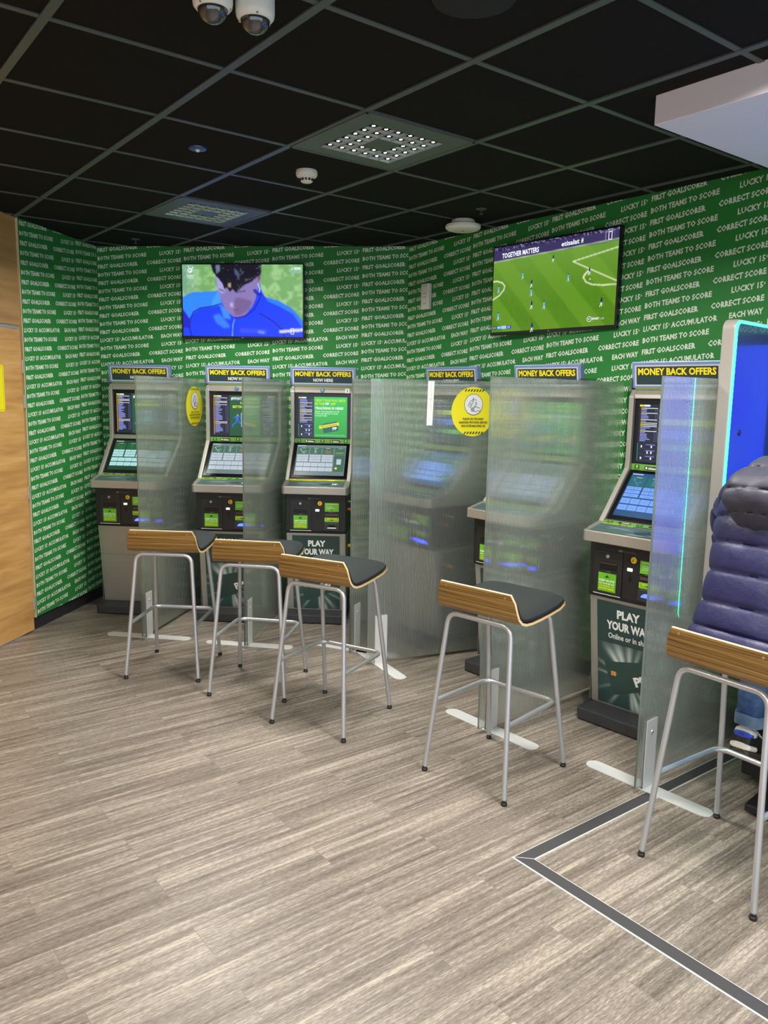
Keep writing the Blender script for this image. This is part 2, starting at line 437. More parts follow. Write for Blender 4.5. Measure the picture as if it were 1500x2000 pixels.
def paper_wall(name, P, t, length, zlo, label, thick=.1, first=0, npan=None, rows=44):
    """one wall: slab plus printed wording 0.8 mm proud of it"""
    n_ = inward(t); me = bpy.data.meshes.new(name); vs = []; fs = []; mi = []
    a, b = P, P + t * length
    q = [(a.x, a.y), (b.x, b.y), (b.x - n_.x * thick, b.y - n_.y * thick), (a.x - n_.x * thick, a.y - n_.y * thick)]
    m_ = MB(); m_.slab(q, zlo, H + .04); vs += m_.v; fs += m_.f; mi += [0] * len(m_.f)
    tv = []; 
    npan = npan or int(math.ceil(length / PW))
    cnt = len(vs); blocks = []
    for p in range(npan):
        s0 = p * PW
        for r in range(rows):
            V, F_ = RM[seq[r]]; z = 2.7465 - r * PITCHZ + V[:, 1]; s_ = V[:, 0] + s0
            blocks.append(np.stack([P.x + t.x * s_ + n_.x * .0008, P.y + t.y * s_ + n_.y * .0008, z], 1))
            fs += [tuple(k + cnt for k in f) for f in F_]; mi += [1] * len(F_); cnt += len(V)
        if p:
            x = P + t * (s0 + .003) + n_ * .0006; y = P + t * (s0 + .0045) + n_ * .0006
            blocks.append(np.array([(x.x, x.y, zlo), (y.x, y.y, zlo), (y.x, y.y, H), (x.x, x.y, H)])); fs.append((cnt, cnt + 1, cnt + 2, cnt + 3)); mi.append(2); cnt += 4
    allv = np.concatenate([np.array(vs)] + blocks)
    me.from_pydata(allv.tolist(), [], fs)
    for m_ in (M_GREEN, M_LETTER, M_SEAM): me.materials.append(m_)
    me.polygons.foreach_set('material_index', mi); me.update()
    o = bpy.data.objects.new(name, me); COL.objects.link(o)
    clip(o, [(b, t), (Vector((0, 0, H + .03)), Vector((0, 0, 1))), (Vector((0, 0, zlo)), Vector((0, 0, -1)))])
    return tag(o, label, kind='structure')
paper_wall('wall_left', A0, tL, LEN_L, .095, 'green wallpapered side wall with white slanted betting terms', .03)
paper_wall('wall_back', B0, tB, LEN_B, 0, 'green wallpapered back wall behind the three leftmost machines')
paper_wall('wall_right', C0, tR, 7.2, 0, 'green wallpapered wall behind the right-hand machines')
mb = MB()
a, b = A0 - nL * .03 - tL * .02, B0 - nL * .03
mb.slab([(p.x, p.y) for p in (a, b, b - nL * .08, a - nL * .08)], 0, H + .03)
tag(mb.build('wall_left_core', M_BASEB), 'dark backing behind the green side panel', kind='structure').name = 'trim_1'
def skirting(name, P, Q, n_, h=.095, th=.014):
    m_ = MB(); m_.slab([(p.x, p.y) for p in (P, Q, Q + n_ * th, P + n_ * th)], 0, h)
    tag(m_.build(name, M_BASEB, bevel=.003), 'dark skirting board', kind='structure')
skirting('baseboard_left', A0 - nL * .03, B0 - nL * .03, nL, .1, .016)
skirting('baseboard_back', B0, C0, nB); skirting('baseboard_right', C0, C0 + tR * 7.2, nR)
# aluminium edge of the green panel, oak wall and door
mb = MB()
a = A0 - tL * .008; mb.slab([(p.x, p.y) for p in (a, A0, A0 - nL * .034, a - nL * .034)], .09, H)
tag(mb.build('trim_2', M_PLYEDGE), 'pale edge of the green wall panel', kind='structure')
mb = MB()
a = A0 - tL * .009; b = A0 - tL * 8.2; d = .012
mb.slab([(p.x, p.y) for p in (a - nL * d, b - nL * d, b - nL * .13, a - nL * .13)], 2.10, H + .02)
e = A0 - tL * 1.09
mb.slab([(p.x, p.y) for p in (e - nL * d, b - nL * d, b - nL * .13, e - nL * .13)], 0, 2.10)
tag(mb.build('wall_front', M_PANEL), 'oak veneer wall panel above and beside the door', kind='structure')
mb = MB()
a, b = A0 - tL * .009, A0 - tL * .036
mb.slab([(p.x, p.y) for p in (a - nL * .02, b - nL * .02, b - nL * .12, a - nL * .12)], .09, 2.10)
mb.slab([(p.x, p.y) for p in (b - nL * .02, e - nL * .02, e - nL * .12, b - nL * .12)], 2.075, 2.10)
tag(mb.build('trim_3', M_ALU, bevel=.001), 'grey metal door frame', kind='structure')
door = empty('door_1', A0 - tL * .5, 0, 'oak veneer door with a yellow sign, left of the green wall'); door['kind'] = 'structure'
Xd = Matrix.Translation(-door.location)
mb = MB(); mb.X = Xd; a, b = A0 - tL * .04, A0 - tL * 1.05
mb.slab([(p.x, p.y) for p in (a + nL * .004, b + nL * .004, b - nL * .04, a - nL * .04)], .012, 2.07)
mb.build('door_leaf', M_DOOR, door, bevel=.002)
for zc in (1.83, 1.60, .98, .20):
    mb = MB(); mb.X = Xd; p = A0 - tL * .036 + nL * .006
    mb.cyl(p + Vector((0, 0, zc - .045)), p + Vector((0, 0, zc + .045)), .0085, 12)
    mb.slab([(q.x, q.y) for q in (p, p + tL * .022, p + tL * .022 - nL * .005, p - nL * .005)], zc - .045, zc + .045)
    mb.build('hinge', M_ALU, door, smooth=True)
cv = Canvas(.0004); cv.poly(rrect(.22, .30, .02), srgb(232, 222, 20)); cv.poly(rrect(.196, .276, .014), srgb(180, 170, 20)); cv.poly(rrect(.19, .27, .012), srgb(238, 228, 24))
sg = cv.build('door_sign', M_PRINT, A0 - tL * .352 + nL * .006 + Vector((0, 0, 1.685)) - door.location, tL, (0, 0, 1), door)

# inlaid floor strip: a mitred black band with a bright line on one side
P0 = Vector((.503, 2.701, 0)); w = .052
def spt(a, b, z=0): return P0 + EX * a - EY * b + Vector((0, 0, z))   # a along EX, b along -EY
mb = MB()
def fq(pts, z0, z1, mi): mb.slab([(p.x, p.y) for p in pts], z0, z1, mi)
fq([spt(0, 0), spt(2.4, 0), spt(2.4, w), spt(w, w)], .0002, .0016, 0)
fq([spt(0, 0), spt(w, w), spt(w, 2.6), spt(0, 2.6)], .0002, .0016, 0)
fq([spt(w, w), spt(2.4, w), spt(2.4, w + .006), spt(w + .006, w + .006)], .0002, .0022, 1)
fq([spt(0, 0), spt(-.007, -.007), spt(-.007, 2.6), spt(0, 2.6)], .0002, .0022, 1)
fq([spt(w, w), spt(w + .0025, w), spt(w + .0025, 2.6), spt(w, 2.6)], .0002, .002, 1)
fq([spt(0, 0), spt(0, -.0025), spt(2.4, -.0025), spt(2.4, 0)], .0002, .002, 1)
fq([spt(0, 0), spt(w, w), spt(w + .002, w - .002), spt(.003, 0)], .0017, .002, 1)
tag(mb.build('trim_4', [M_STRIPB, M_STRIPW]), 'mitred black floor strip with bright edging', kind='structure')

# white bulkhead at the top right
P = Vector((.972, 3.094, 0)); mb = MB()
q = [P, P + EX * 2.4, P + EX * 2.4 - EY * 2.6, P - EY * 2.6]
mb.slab([(p.x, p.y) for p in q], 2.689, H + .01)
o = mb.build('trim_5', mat('white_bulkhead', srgb(236, 228, 236), .45), bevel=.003)
clip(o, [(C0, -nR)]); tag(o, 'white ceiling bulkhead at the upper right', kind='structure')

# ------------------------------------------------------------------ ceiling fittings
def ceiling_light(i, j, label, lit):
    t = empty('ceiling_light', grid(i + .5, j + .5, H), YAW, label, 'ceiling light', 'square louvre ceiling lights')
    hw = .288; z = -.007; n = 6; g = .393 / 2; xs = [-hw] + [-g + k * .0655 for k in range(n + 1)] + [hw]
    pl = MB(); mid = MB()
    for a in range(n + 2):
        for b in range(n + 2):
            core = a in (3, 4) and b in (3, 4)
            if core: mid.box((xs[a], xs[b], z), (xs[a + 1], xs[b + 1], .0))
            elif not (1 <= a <= n and 1 <= b <= n): pl.box((xs[a], xs[b], z), (xs[a + 1], xs[b + 1], .0))
    pm = mat('green_grey_plate', srgb(92, 100, 96), .45, .2)
    pl.build('plate', pm, t); mid.build('centre_plate', pm, t)
    lm = mat('led_on' if lit else 'led_low', (1, 1, 1), emit=(1, .97, .9), estr=16 if lit else .5)
    h_, k_, zb = .0655 / 2 - .0015, .016, .0095
    vs = [(-h_, -h_, -.001), (h_, -h_, -.001), (h_, h_, -.001), (-h_, h_, -.001), (-h_ + k_, -h_ + k_, zb), (h_ - k_, -h_ + k_, zb), (h_ - k_, h_ - k_, zb), (-h_ + k_, h_ - k_, zb)]
    R0 = MB(); R0.add(vs, [(0, 4, 5, 1), (1, 5, 6, 2), (2, 6, 7, 3), (3, 7, 4, 0), (4, 7, 6, 5)])
    d = .0100 if lit else .004; L0 = MB(); L0.lathe([(0, zb - .0045), (d * .7, zb - .003), (d, zb - .0002), (0, zb)], 10)
    r0 = R0.build('reflector', mat('mirror_reflector', srgb(214, 216, 226), .3, .9), t); l0 = L0.build('led', lm, r0); first = True
    for a in range(1, n + 1):
        for b in range(1, n + 1):
            if a in (3, 4) and b in (3, 4): continue
            if first: r1 = r0; first = False
            else:
                r1 = r0.copy(); COL.objects.link(r1); l1 = l0.copy(); COL.objects.link(l1); l1.parent = r1
            r1.location = ((xs[a] + xs[a + 1]) / 2, (xs[b] + xs[b + 1]) / 2, z)
    fr = MB()
    for s_ in (-1, 1):
        fr.box((-hw - .006, s_ * hw - .006, -.009), (hw + .006, s_ * hw + .006, 0)); fr.box((s_ * hw - .006, -hw - .006, -.009), (s_ * hw + .006, hw + .006, 0))
    fr.build('frame', mat('green_grey_plate', (0, 0, 0)), t)
ceiling_light(1, 1, 'square louvre ceiling light with bright lamps, the nearer one', True)
ceiling_light(4, 1, 'square louvre ceiling light far back above the wall screen, lamps not showing', False)

sd = empty('smoke_detector', (-.418, 4.161, H), 0, 'white domed smoke detector hanging beyond the bright ceiling light', 'smoke detector')
mb = MB(); mb.lathe([(.0, -.001), (.052, -.001), (.054, -.008), (.054, -.022), (.050, -.030), (.036, -.037), (.034, -.041), (.030, -.053), (.024, -.058), (0, -.060)][::-1], 40)
mb.build('body', M_WHITE, sd, smooth=True)
mb = MB()
for k in range(12):
    a = 2 * PI * k / 12; X = Matrix.Rotation(a, 4, 'Z') @ Matrix.Translation((.0325, 0, -.0465)) @ Matrix.Rotation(.33, 4, 'Y')
    mb.box((-.004, -.0055, -.006), (.0022, .0055, .006), X=X)
mb.build('vent_slots', M_BLACK, sd)
ap = empty('wireless_access_point', (.471, 5.23, H), 0, 'flat round white wireless unit on the ceiling by the right wall screen', 'wireless unit')
mb = MB(); mb.lathe([(0, -.066), (.085, -.064), (.104, -.058), (.112, -.048), (.112, -.034), (.104, -.028), (0, -.028)], 48); mb.build('body', M_WHITE, ap, smooth=True)
mb = MB(); mb.lathe([(0, -.03), (.075, -.03), (.075, -.008), (.07, -.0), (0, 0)], 40); mb.build('mount', M_WHITE, ap, smooth=True)
mb = MB(); mb.lathe([(0, -.0672), (.012, -.0672), (.012, -.064), (0, -.064)], 12); mb.build('status_light', mat('amber', srgb(220, 120, 60), .4), ap)
ps = empty('ceiling_sensor', (-.885, 3.822, H), 0, 'small flush round sensor in the ceiling, blue-tinted rim', 'sensor')
mb = MB(); mb.lathe([(0, -.009), (.020, -.009), (.040, -.006), (.042, 0), (0, 0)], 32); mb.build('rim', mat('blue_grey_rim', srgb(60, 80, 130), .3, .5), ps, smooth=True)
mb = MB(); mb.lathe([(0, -.019), (.007, -.017), (.011, -.011), (.011, -.008), (0, -.008)], 20); mb.build('lens', M_WHITE, ps, smooth=True)
for nm, p, lb in (('sprinkler_head', (.548, 4.916, H), 'tiny dark sprinkler in the ceiling above the white wireless unit'), ('sprinkler_head', (-1.873, 6.061, H), 'tiny dark sprinkler in the ceiling corner above the leftmost machine')):
    sp = empty(nm, p, 0, lb, 'sprinkler', 'dark ceiling sprinklers')
    mb = MB(); mb.lathe([(0, -.004), (.030, -.003), (.032, 0), (0, 0)], 24); mb.build('collar', M_TEE, sp)
    mb = MB(); mb.lathe([(0, -.032), (.013, -.031), (.013, -.029), (.004, -.028), (.004, -.003), (0, -.003)], 14); mb.build('deflector', M_TEE, sp)
sk = empty('ceiling_speaker', (.227, 2.395, H), 0, 'round black ceiling dome cut by the top edge of the photo', 'speaker')
mb = MB(); mb.lathe([(0, -.012), (.10, -.010), (.118, -.004), (.12, 0), (0, 0)], 48); mb.build('grille', mat('matt_black_mesh', (.006, .006, .006), .8), sk, smooth=True)
def dome(loc, label, rz):
    t = empty('dome_camera', loc, rz, label, 'security camera', 'white dome security cameras')
    mb = MB(); mb.lathe([(0, 0), (.053, 0), (.055, -.008), (.055, -.046), (.053, -.058), (.046, -.066), (.042, -.067), (.041, -.062), (0, -.062)][::-1], 48)
    mb.build('housing', M_WHITE, t, smooth=True)
    mb = MB(); prof = [(.041 * math.cos(a), -.066 - .036 * math.sin(a)) for a in np.linspace(0, PI / 2 - .03, 12)]
    mb.lathe(prof[::-1], 40); mb.build('dome', mat('smoked_dome', (.03, .03, .035), .06, spec=.9, coat=1), t, smooth=True)
    for k in range(3):
        a = 2 * PI * k / 3 + .5; mb = MB(); mb.lathe([(0, 0), (.0032, 0), (.0032, .003), (0, .003)], 10, X=Matrix.Translation((.0485 * math.cos(a), .0485 * math.sin(a), -.0655)))
        mb.build('screw', M_ALU, t)
dome((-.388, 2.405, H), 'white dome security camera, the fully visible one nearer the grid line', .3)
dome((-.495, 2.345, H), 'white dome security camera half cut by the top edge, left of its twin', 1.6)

# wall box on the right wall
wb = empty('wall_sensor', C0 + tR * .243 + nR * .0, math.atan2(tR.y, tR.x), 'slim white box on the green wall between the two wall screens', 'sensor')
mb = MB(); mb.box((-.045, -.035, 2.31), (.045, -.001, 2.495)); mb.build('case', M_WHITE, wb, bevel=.008, seg=3)
mb = MB()
for z in (2.475, 2.42, 2.395, 2.35): mb.box((-.025, -.0357, z), (.02, -.035, z + .003))
mb.build('marking', mat('grey_print', (.2, .2, .2)), wb)

# ------------------------------------------------------------------ wall televisions
def sm(x, a, b):
    t = np.clip((x - a) / (b - a), 0, 1); return t * t * (3 - 2 * t)
def lerp(img, col, m): return img * (1 - m[..., None]) + np.array(col) * m[..., None]
def inpoly(X, Y, pts):
    r = np.zeros(X.shape, bool); n = len(pts)
    for i in range(n):
        x0, y0 = pts[i]; x1, y1 = pts[(i + 1) % n]
        if y0 == y1: continue
        c = ((y0 > Y) != (y1 > Y)) & (X < (x1 - x0) * (Y - y0) / (y1 - y0) + x0); r ^= c
    return r.astype(float)
def blur(m, k):
    for _ in range(k):
        p = np.pad(m, 1, mode='edge'); m = (p[:-2, 1:-1] + p[2:, 1:-1] + p[1:-1, :-2] + p[1:-1, 2:] + 2 * p[1:-1, 1:-1]) / 6
    return m
def noise2(h, w, cell, seed):
    rs = np.random.RandomState(seed); g = rs.rand(int(h / cell) + 3, int(w / cell) + 3)
    y = np.arange(h) / cell; x = np.arange(w) / cell; yi = y.astype(int); xi = x.astype(int); fy = (y - yi)[:, None]; fx = (x - xi)[None]
    fy = fy * fy * (3 - 2 * fy); fx = fx * fx * (3 - 2 * fx)
    a = g[yi][:, xi]; b = g[yi][:, xi + 1]; c = g[yi + 1][:, xi]; d = g[yi + 1][:, xi + 1]
    return a * (1 - fy) * (1 - fx) + b * (1 - fy) * fx + c * fy * (1 - fx) + d * fy * fx
def frame(h, w): 
    Y, X = np.mgrid[0:h, 0:w]; return (X + .5) / w * 1.78, (Y + .5) / h
def picture_portrait():
    h, w = 132, 234; X, Y = frame(h, w); img = np.zeros((h, w, 3)); k = 1.78 / 1335.
    P = lambda pts: [((x - 60) * k, (y - 100) / 790.) for x, y in pts]
    n1 = noise2(h, w, 14, 1) * .6 + noise2(h, w, 5, 2) * .4
    img[:] = srgb(112, 164, 98); img = lerp(img, srgb(150, 194, 132), sm(n1, .35, .8)); img = lerp(img, srgb(120, 150, 190), .25 * (1 - sm(X, 0, .35)))
    def put(pts, col, b=1, sh=None, a=1.):
        nonlocal img
        m = blur(inpoly(X, Y, P(pts)), b) * a; img = lerp(img, col, m); return m
    body = [(60, 460), (180, 405), (380, 400), (470, 385), (560, 330), (880, 300), (925, 310), (950, 400), (985, 455), (1130, 495), (1270, 575), (1350, 660), (1395, 720), (1395, 900), (60, 900)]
    mb_ = put(body, srgb(20, 60, 250))
    put([(60, 460), (180, 405), (380, 400), (470, 385), (490, 525), (380, 565), (250, 585), (170, 640), (135, 700), (60, 590)], srgb(46, 130, 255), 2)
    put([(60, 600), (130, 700), (125, 800), (60, 800)], srgb(24, 30, 190), 3)
    put([(380, 560), (400, 480), (450, 400), (480, 400), (500, 540)], srgb(70, 160, 255), 4, a=.7)
    put([(985, 455), (1130, 495), (1270, 575), (1350, 660), (1395, 720), (1395, 790), (1290, 640), (1150, 560), (1010, 500)], srgb(40, 130, 255), 3, a=.8)
    put([(400, 660), (470, 640), (560, 740), (590, 790), (520, 800), (430, 740)], srgb(60, 140, 255), 6, a=.7)
    put([(470, 530), (560, 600), (600, 700), (520, 690)], srgb(60, 150, 250), 4, a=.8)
    put([(700, 800), (1000, 810), (1000, 860), (700, 850)], srgb(70, 90, 255), 6, a=.5)
    face = [(430, 200), (440, 300), (460, 390), (490, 480), (520, 560), (570, 630), (640, 675), (690, 680), (760, 650), (830, 570), (875, 480), (900, 380), (925, 280), (940, 180), (700, 120)]
    put(face, srgb(132, 116, 176), 1)
    put([(640, 470), (700, 460), (840, 500), (800, 590), (720, 650), (640, 660)], srgb(98, 72, 120), 6, a=.6)
    put([(440, 230), (520, 260), (540, 400), (500, 420), (460, 380)], srgb(170, 170, 225), 4, a=.7)
    put([(590, 520), (625, 520), (625, 570), (590, 560)], srgb(180, 176, 230), 3, a=.8)
    put([(620, 590), (690, 585), (690, 602), (630, 608)], srgb(110, 60, 90), 2, a=.7)
    put([(470, 360), (530, 385), (530, 400), (475, 378)], srgb(50, 45, 80), 2, a=.8)
    put([(650, 395), (770, 380), (770, 396), (655, 412)], srgb(70, 55, 80), 2, a=.7)
    put([(895, 200), (940, 180), (930, 250), (905, 290)], srgb(120, 70, 90), 2)
    hair = [(380, 90), (945, 90), (945, 170), (930, 210), (895, 235), (830, 290), (760, 320), (700, 370), (660, 405), (620, 370), (590, 400), (560, 350), (530, 370), (510, 310), (470, 260), (440, 225), (405, 180)]
    hm = put(hair, srgb(22, 20, 34), 1)
    hn = noise2(h, w, 3, 7) * noise2(h, w, 9, 8)
    img = lerp(img, srgb(104, 118, 140), hm * sm(hn, .40, .8) * .55)
    put([(435, 110), (480, 105), (480, 170), (445, 200)], srgb(120, 140, 170), 3, a=.7); put([(570, 310), (600, 300), (600, 350), (575, 345)], srgb(190, 170, 150), 2, a=.8); put([(640, 140), (690, 180), (700, 250), (650, 200)], srgb(90, 110, 150), 3, a=.6)
    def ln(pts, wd, col, a=.9):
        nonlocal img
        for (x0, y0), (x1, y1) in zip(P(pts), P(pts)[1:]):
            L = math.hypot(x1 - x0, y1 - y0) + 1e-6; t = np.clip(((X - x0) * (x1 - x0) + (Y - y0) * (y1 - y0)) / L ** 2, 0, 1)
            d = np.hypot(X - x0 - t * (x1 - x0), Y - y0 - t * (y1 - y0)); img = lerp(img, col, (1 - sm(d, wd * .5, wd)) * a)
    ln([(490, 528), (380, 560), (250, 580), (180, 620), (140, 700), (130, 800), (155, 890)], .011, srgb(10, 14, 120))
    ln([(920, 632), (1020, 690), (1110, 750), (1160, 810), (1200, 900)], .010, srgb(10, 14, 120))
    ln([(640, 690), (660, 684), (760, 665), (850, 600), (920, 480), (940, 410)], .012, srgb(10, 20, 140))
    ln([(640, 700), (620, 760), (612, 890)], .008, srgb(120, 180, 255), .8)
    ln([(905, 310), (925, 370), (915, 400)], .010, srgb(190, 215, 255), .9)
    ln([(870, 385), (905, 420)], .035, srgb(14, 30, 170))
    put([(1140, 820), (1395, 795), (1395, 830), (1140, 850)], srgb(200, 205, 255), 2)
    put([(900, 822), (970, 830), (970, 862), (900, 850)], srgb(120, 150, 255), 2, a=.7)
    return np.clip(img, 0, 1)
def picture_pitch():
    h, w = 132, 234; X, Y = frame(h, w); X = X / 1.78; img = np.zeros((h, w, 3))
    img[:] = srgb(92, 140, 30)
    s_ = X - .62 * Y * .9                                    # mowing stripes lean across the pitch
    u = (X * 1.0 + (1 - Y) * -.48)
    st = (np.floor((X - Y * .55 + 1.1) / .165).astype(int) % 2).astype(float)
    img = lerp(img, srgb(72, 122, 16), blur(st, 2) * .9)
    img = lerp(img, srgb(118, 160, 70), (1 - sm(Y, .1, .75)) * .55)
    img = lerp(img, srgb(100, 140, 30), noise2(h, w, 6, 3) * .25)
    top = blur((Y < .16 - .03 * X).astype(float), 1); img = lerp(img, srgb(58, 50, 92), top)
    cr = blur((Y < .045 - .02 * X).astype(float), 1) ; cn = noise2(h, w, 2, 5)
    img = lerp(img, srgb(40, 34, 70), cr); img = lerp(img, srgb(150, 140, 190), cr * sm(cn, .6, .9))
    def ln(pts, wd, col, a=.9):
        nonlocal img
        for (x0, y0), (x1, y1) in zip(pts, pts[1:]):
            L = math.hypot((x1 - x0) * 1.78, y1 - y0) + 1e-6; t = np.clip(((X - x0) * (x1 - x0) * 3.17 + (Y - y0) * (y1 - y0)) / L ** 2, 0, 1)
            d = np.hypot((X - x0 - t * (x1 - x0)) * 1.78, Y - y0 - t * (y1 - y0)); img = lerp(img, col, (1 - sm(d, wd * .4, wd)) * a)
    wl = srgb(225, 235, 190)
    ln([(0, .165), (1, .115)], .008, srgb(200, 215, 190), .6)
    ln([(1, .20), (.67, .285), (1, .545)], .008, wl, .85)
    a = np.linspace(0, 1, 14); ln([(.80 - .045 * math.sin(PI * t) , .395 + .16 * t) for t in a[:8]], .009, wl); ln([(.757, .47), (.775, .52), (.82, .555), (.9, .575), (1, .58)], .009, wl); ln([(.805, .395), (.775, .43), (.757, .47)], .009, wl)
    ln([(0, .392), (.04, .395), (.085, .42), (.108, .46), (.10, .505), (.06, .565), (0, .61)], .010, wl)
    ln([(.905, .02), (.905, .12)], .006, srgb(180, 190, 200), .5); ln([(.905, .03), (.97, .02)], .006, srgb(180, 190, 200), .5)
    return np.clip(img, 0, 1)
def television(loc, yaw, pitch, label, content):
    W_, H_ = .965, .565
    t = empty('television', loc, 0, label, 'television'); t.rotation_euler = (pitch, 0, yaw)
    mb = MB(); mb.box((-W_ / 2, 0, -H_ / 2), (W_ / 2, .03, H_ / 2)); mb.build('casing', mat('tv_black', (.008, .008, .01), .3), t, bevel=.004)
    mb = MB(); mb.box((-.28, .03, -.22), (.28, .052, .12)); mb.build('rear_housing', M_BLACK, t, bevel=.01)
    cv = Canvas(.0002); c0, c1, d0, d1 = -W_ / 2 + .011, W_ / 2 - .011, -H_ / 2 + .019, H_ / 2 - .011
    if content == 'portrait':
        cv.raster(picture_portrait(), c0, d0, c1, d1); k = (c1 - c0) / 1335; px = lambda x, y: (c0 + (x - 60) * k, d1 - (y - 100) / 790 * (d1 - d0))
        wc = srgb(235, 240, 255)
        x, y = px(150, 165); cv.poly(circle(x, y, .018, n=20), wc); cv.poly(circle(x, y + .002, .011, n=16), srgb(90, 130, 160)); cv.stroke([(x - .006, y + .014), (x + .004, y - .004), (x - .004, y - .012)], .006, wc); cv.stroke([(x + .008, y + .006), (x + .026, y + .026)], .005, wc); cv.poly(circle(x - .012, y + .026, .005, n=10), wc)
        cv.text('U19 MEN\'S', *px(152, 222), .006, wc, w=.055); cv.text('CRICKET', *px(152, 238), .007, wc, w=.05); cv.text('WORLD CUP', *px(152, 252), .005, wc, w=.05)
        x, y = px(1375, 158); cv.rect(x - .052, y, x, y + .020, srgb(190, 225, 220)); cv.text('sky', x - .056, y + .003, .012, wc, align='r'); cv.rect(x - .078, y - .024, x, y - .005, srgb(150, 190, 175)); cv.text('MAIN EVENT', x - .039, y - .02, .009, srgb(90, 130, 120), w=.07)
        x, y = px(1282, 830); cv.stroke([(x - .011, y - .021), (x + .011, y - .021), (x + .011, y + .021), (x - .011, y + .021), (x - .011, y - .021)], .004, wc)
    else:
        cv.raster(picture_pitch(), c0, d0, c1, d1); wd, hh = c1 - c0, d1 - d0; px = lambda x, y: (c0 + x * wd, d1 - y * hh)
        wc = srgb(240, 242, 255)
        cv.text('TOGETHER MATTERS', *px(.075, .135), .031, wc, w=.30, align='l', bold=.03, rot=.02); cv.text('etisalat', *px(.575, .105), .028, wc, w=.13, align='l', bold=.02, rot=.02)
        x, y = px(.725, .075); cv.poly([(x, y - .014), (x + .016, y - .014), (x + .018, y + .012), (x + .004, y + .014)], srgb(150, 190, 150)); cv.poly(circle(x + .009, y, .005, n=10), wc)
        pl = [(.515, .225, 0), (.265, .37, 1), (.345, .475, 0), (.345, .575, 1), (.055, .50, 1), (.355, .72, 0), (.46, .735, 1), (.645, .46, 1), (.805, .42, 0), (.905, .76, 0), (.065, .82, 1), (.37, 1.0, 0)]
        for x_, y_, tm in pl:
            x, y = px(x_, y_); c = srgb(26, 34, 120) if not tm else srgb(90, 170, 225); k = .75 + .45 * y_; e = .01 * k
            if y_ > .97: y += .012
            cv.poly([(x - .005 * k, y), (x + .005 * k, y), (x + .007 * k, y + .020 * k), (x - .006 * k, y + .020 * k)], c)
            cv.poly(circle(x + .001, y + .024 * k, .0042 * k, n=8), srgb(60, 40, 50))
            cv.stroke([(x - .002, y), (x - .004 * k, y - .010 * k), (x - .009 * k, y - .020 * k)], .0042 * k, srgb(230, 235, 240) if not tm else srgb(120, 180, 230)); cv.stroke([(x + .003, y), (x + .004 * k, y - .018 * k)], .004 * k, srgb(220, 228, 235))
        x, y = px(.815, .50); cv.poly(circle(x, y, .0042, n=10), srgb(250, 250, 210))
        x, y = px(.02, .965); cv.rect(x - .012, y, x - .009, y + .016, srgb(60, 220, 210)); cv.rect(x - .006, y, x + .038, y + .016, srgb(20, 22, 30)); cv.text('35:35', x + .016, y + .004, .008, wc, w=.032); cv.rect(x + .038, y, x + .08, y + .017, srgb(50, 150, 255)); cv.rect(x + .08, y, x + .118, y + .017, srgb(190, 220, 250)); cv.text('0-0', x + .099, y + .004, .009, srgb(20, 30, 90), w=.022); cv.rect(x + .118, y, x + .16, y + .017, srgb(30, 40, 200)); cv.text('MCI', x + .06, y + .004, .009, wc, w=.025); cv.text('CHE', x + .139, y + .004, .009, wc, w=.025)
        x, y = px(.825, .925); cv.poly(circle(x, y, .016, n=24), wc); cv.poly(circle(x, y, .013, n=24), srgb(70, 120, 40)); cv.text('BT', x, y - .005, .010, wc, w=.015); cv.text('SPORT', x + .020, y - .006, .012, wc, w=.05, align='l', bold=.03); cv.text('1 HD', x + .078, y - .006, .010, srgb(190, 210, 180), w=.026, align='l')
        x, y = px(.947, .075); cv.stroke([(x - .010, y - .022), (x + .010, y - .022), (x + .010, y + .020), (x - .010, y + .020), (x - .010, y - .022)], .004, wc); cv.text('BT', x, y + .026, .01, srgb(160, 160, 230), w=.035)
    cv.build('screen', M_TV, (0, -.0006, 0), (1, 0, 0), (0, 0, 1), t)
    cv = Canvas(.0001); cv.text('LG', 0, -H_ / 2 + .005, .008, srgb(170, 170, 175)); cv.build('maker_badge', M_PRINT, (0, -.0006, 0), (1, 0, 0), (0, 0, 1), t)
    mb = MB(); mb.box((-.12, .052, -.1), (.12, .075, .1)); mb.build('wall_bracket', M_BLACK, t)
    return t
television((-1.116, 6.217, 2.376), math.radians(-6.0), math.radians(.6), 'wall television showing a man in a blue shirt looking down', 'portrait')
television((.991, 4.965, 2.368), math.radians(-50.2), math.radians(.0), 'wall television showing a football match, on the right-hand green wall', 'pitch')

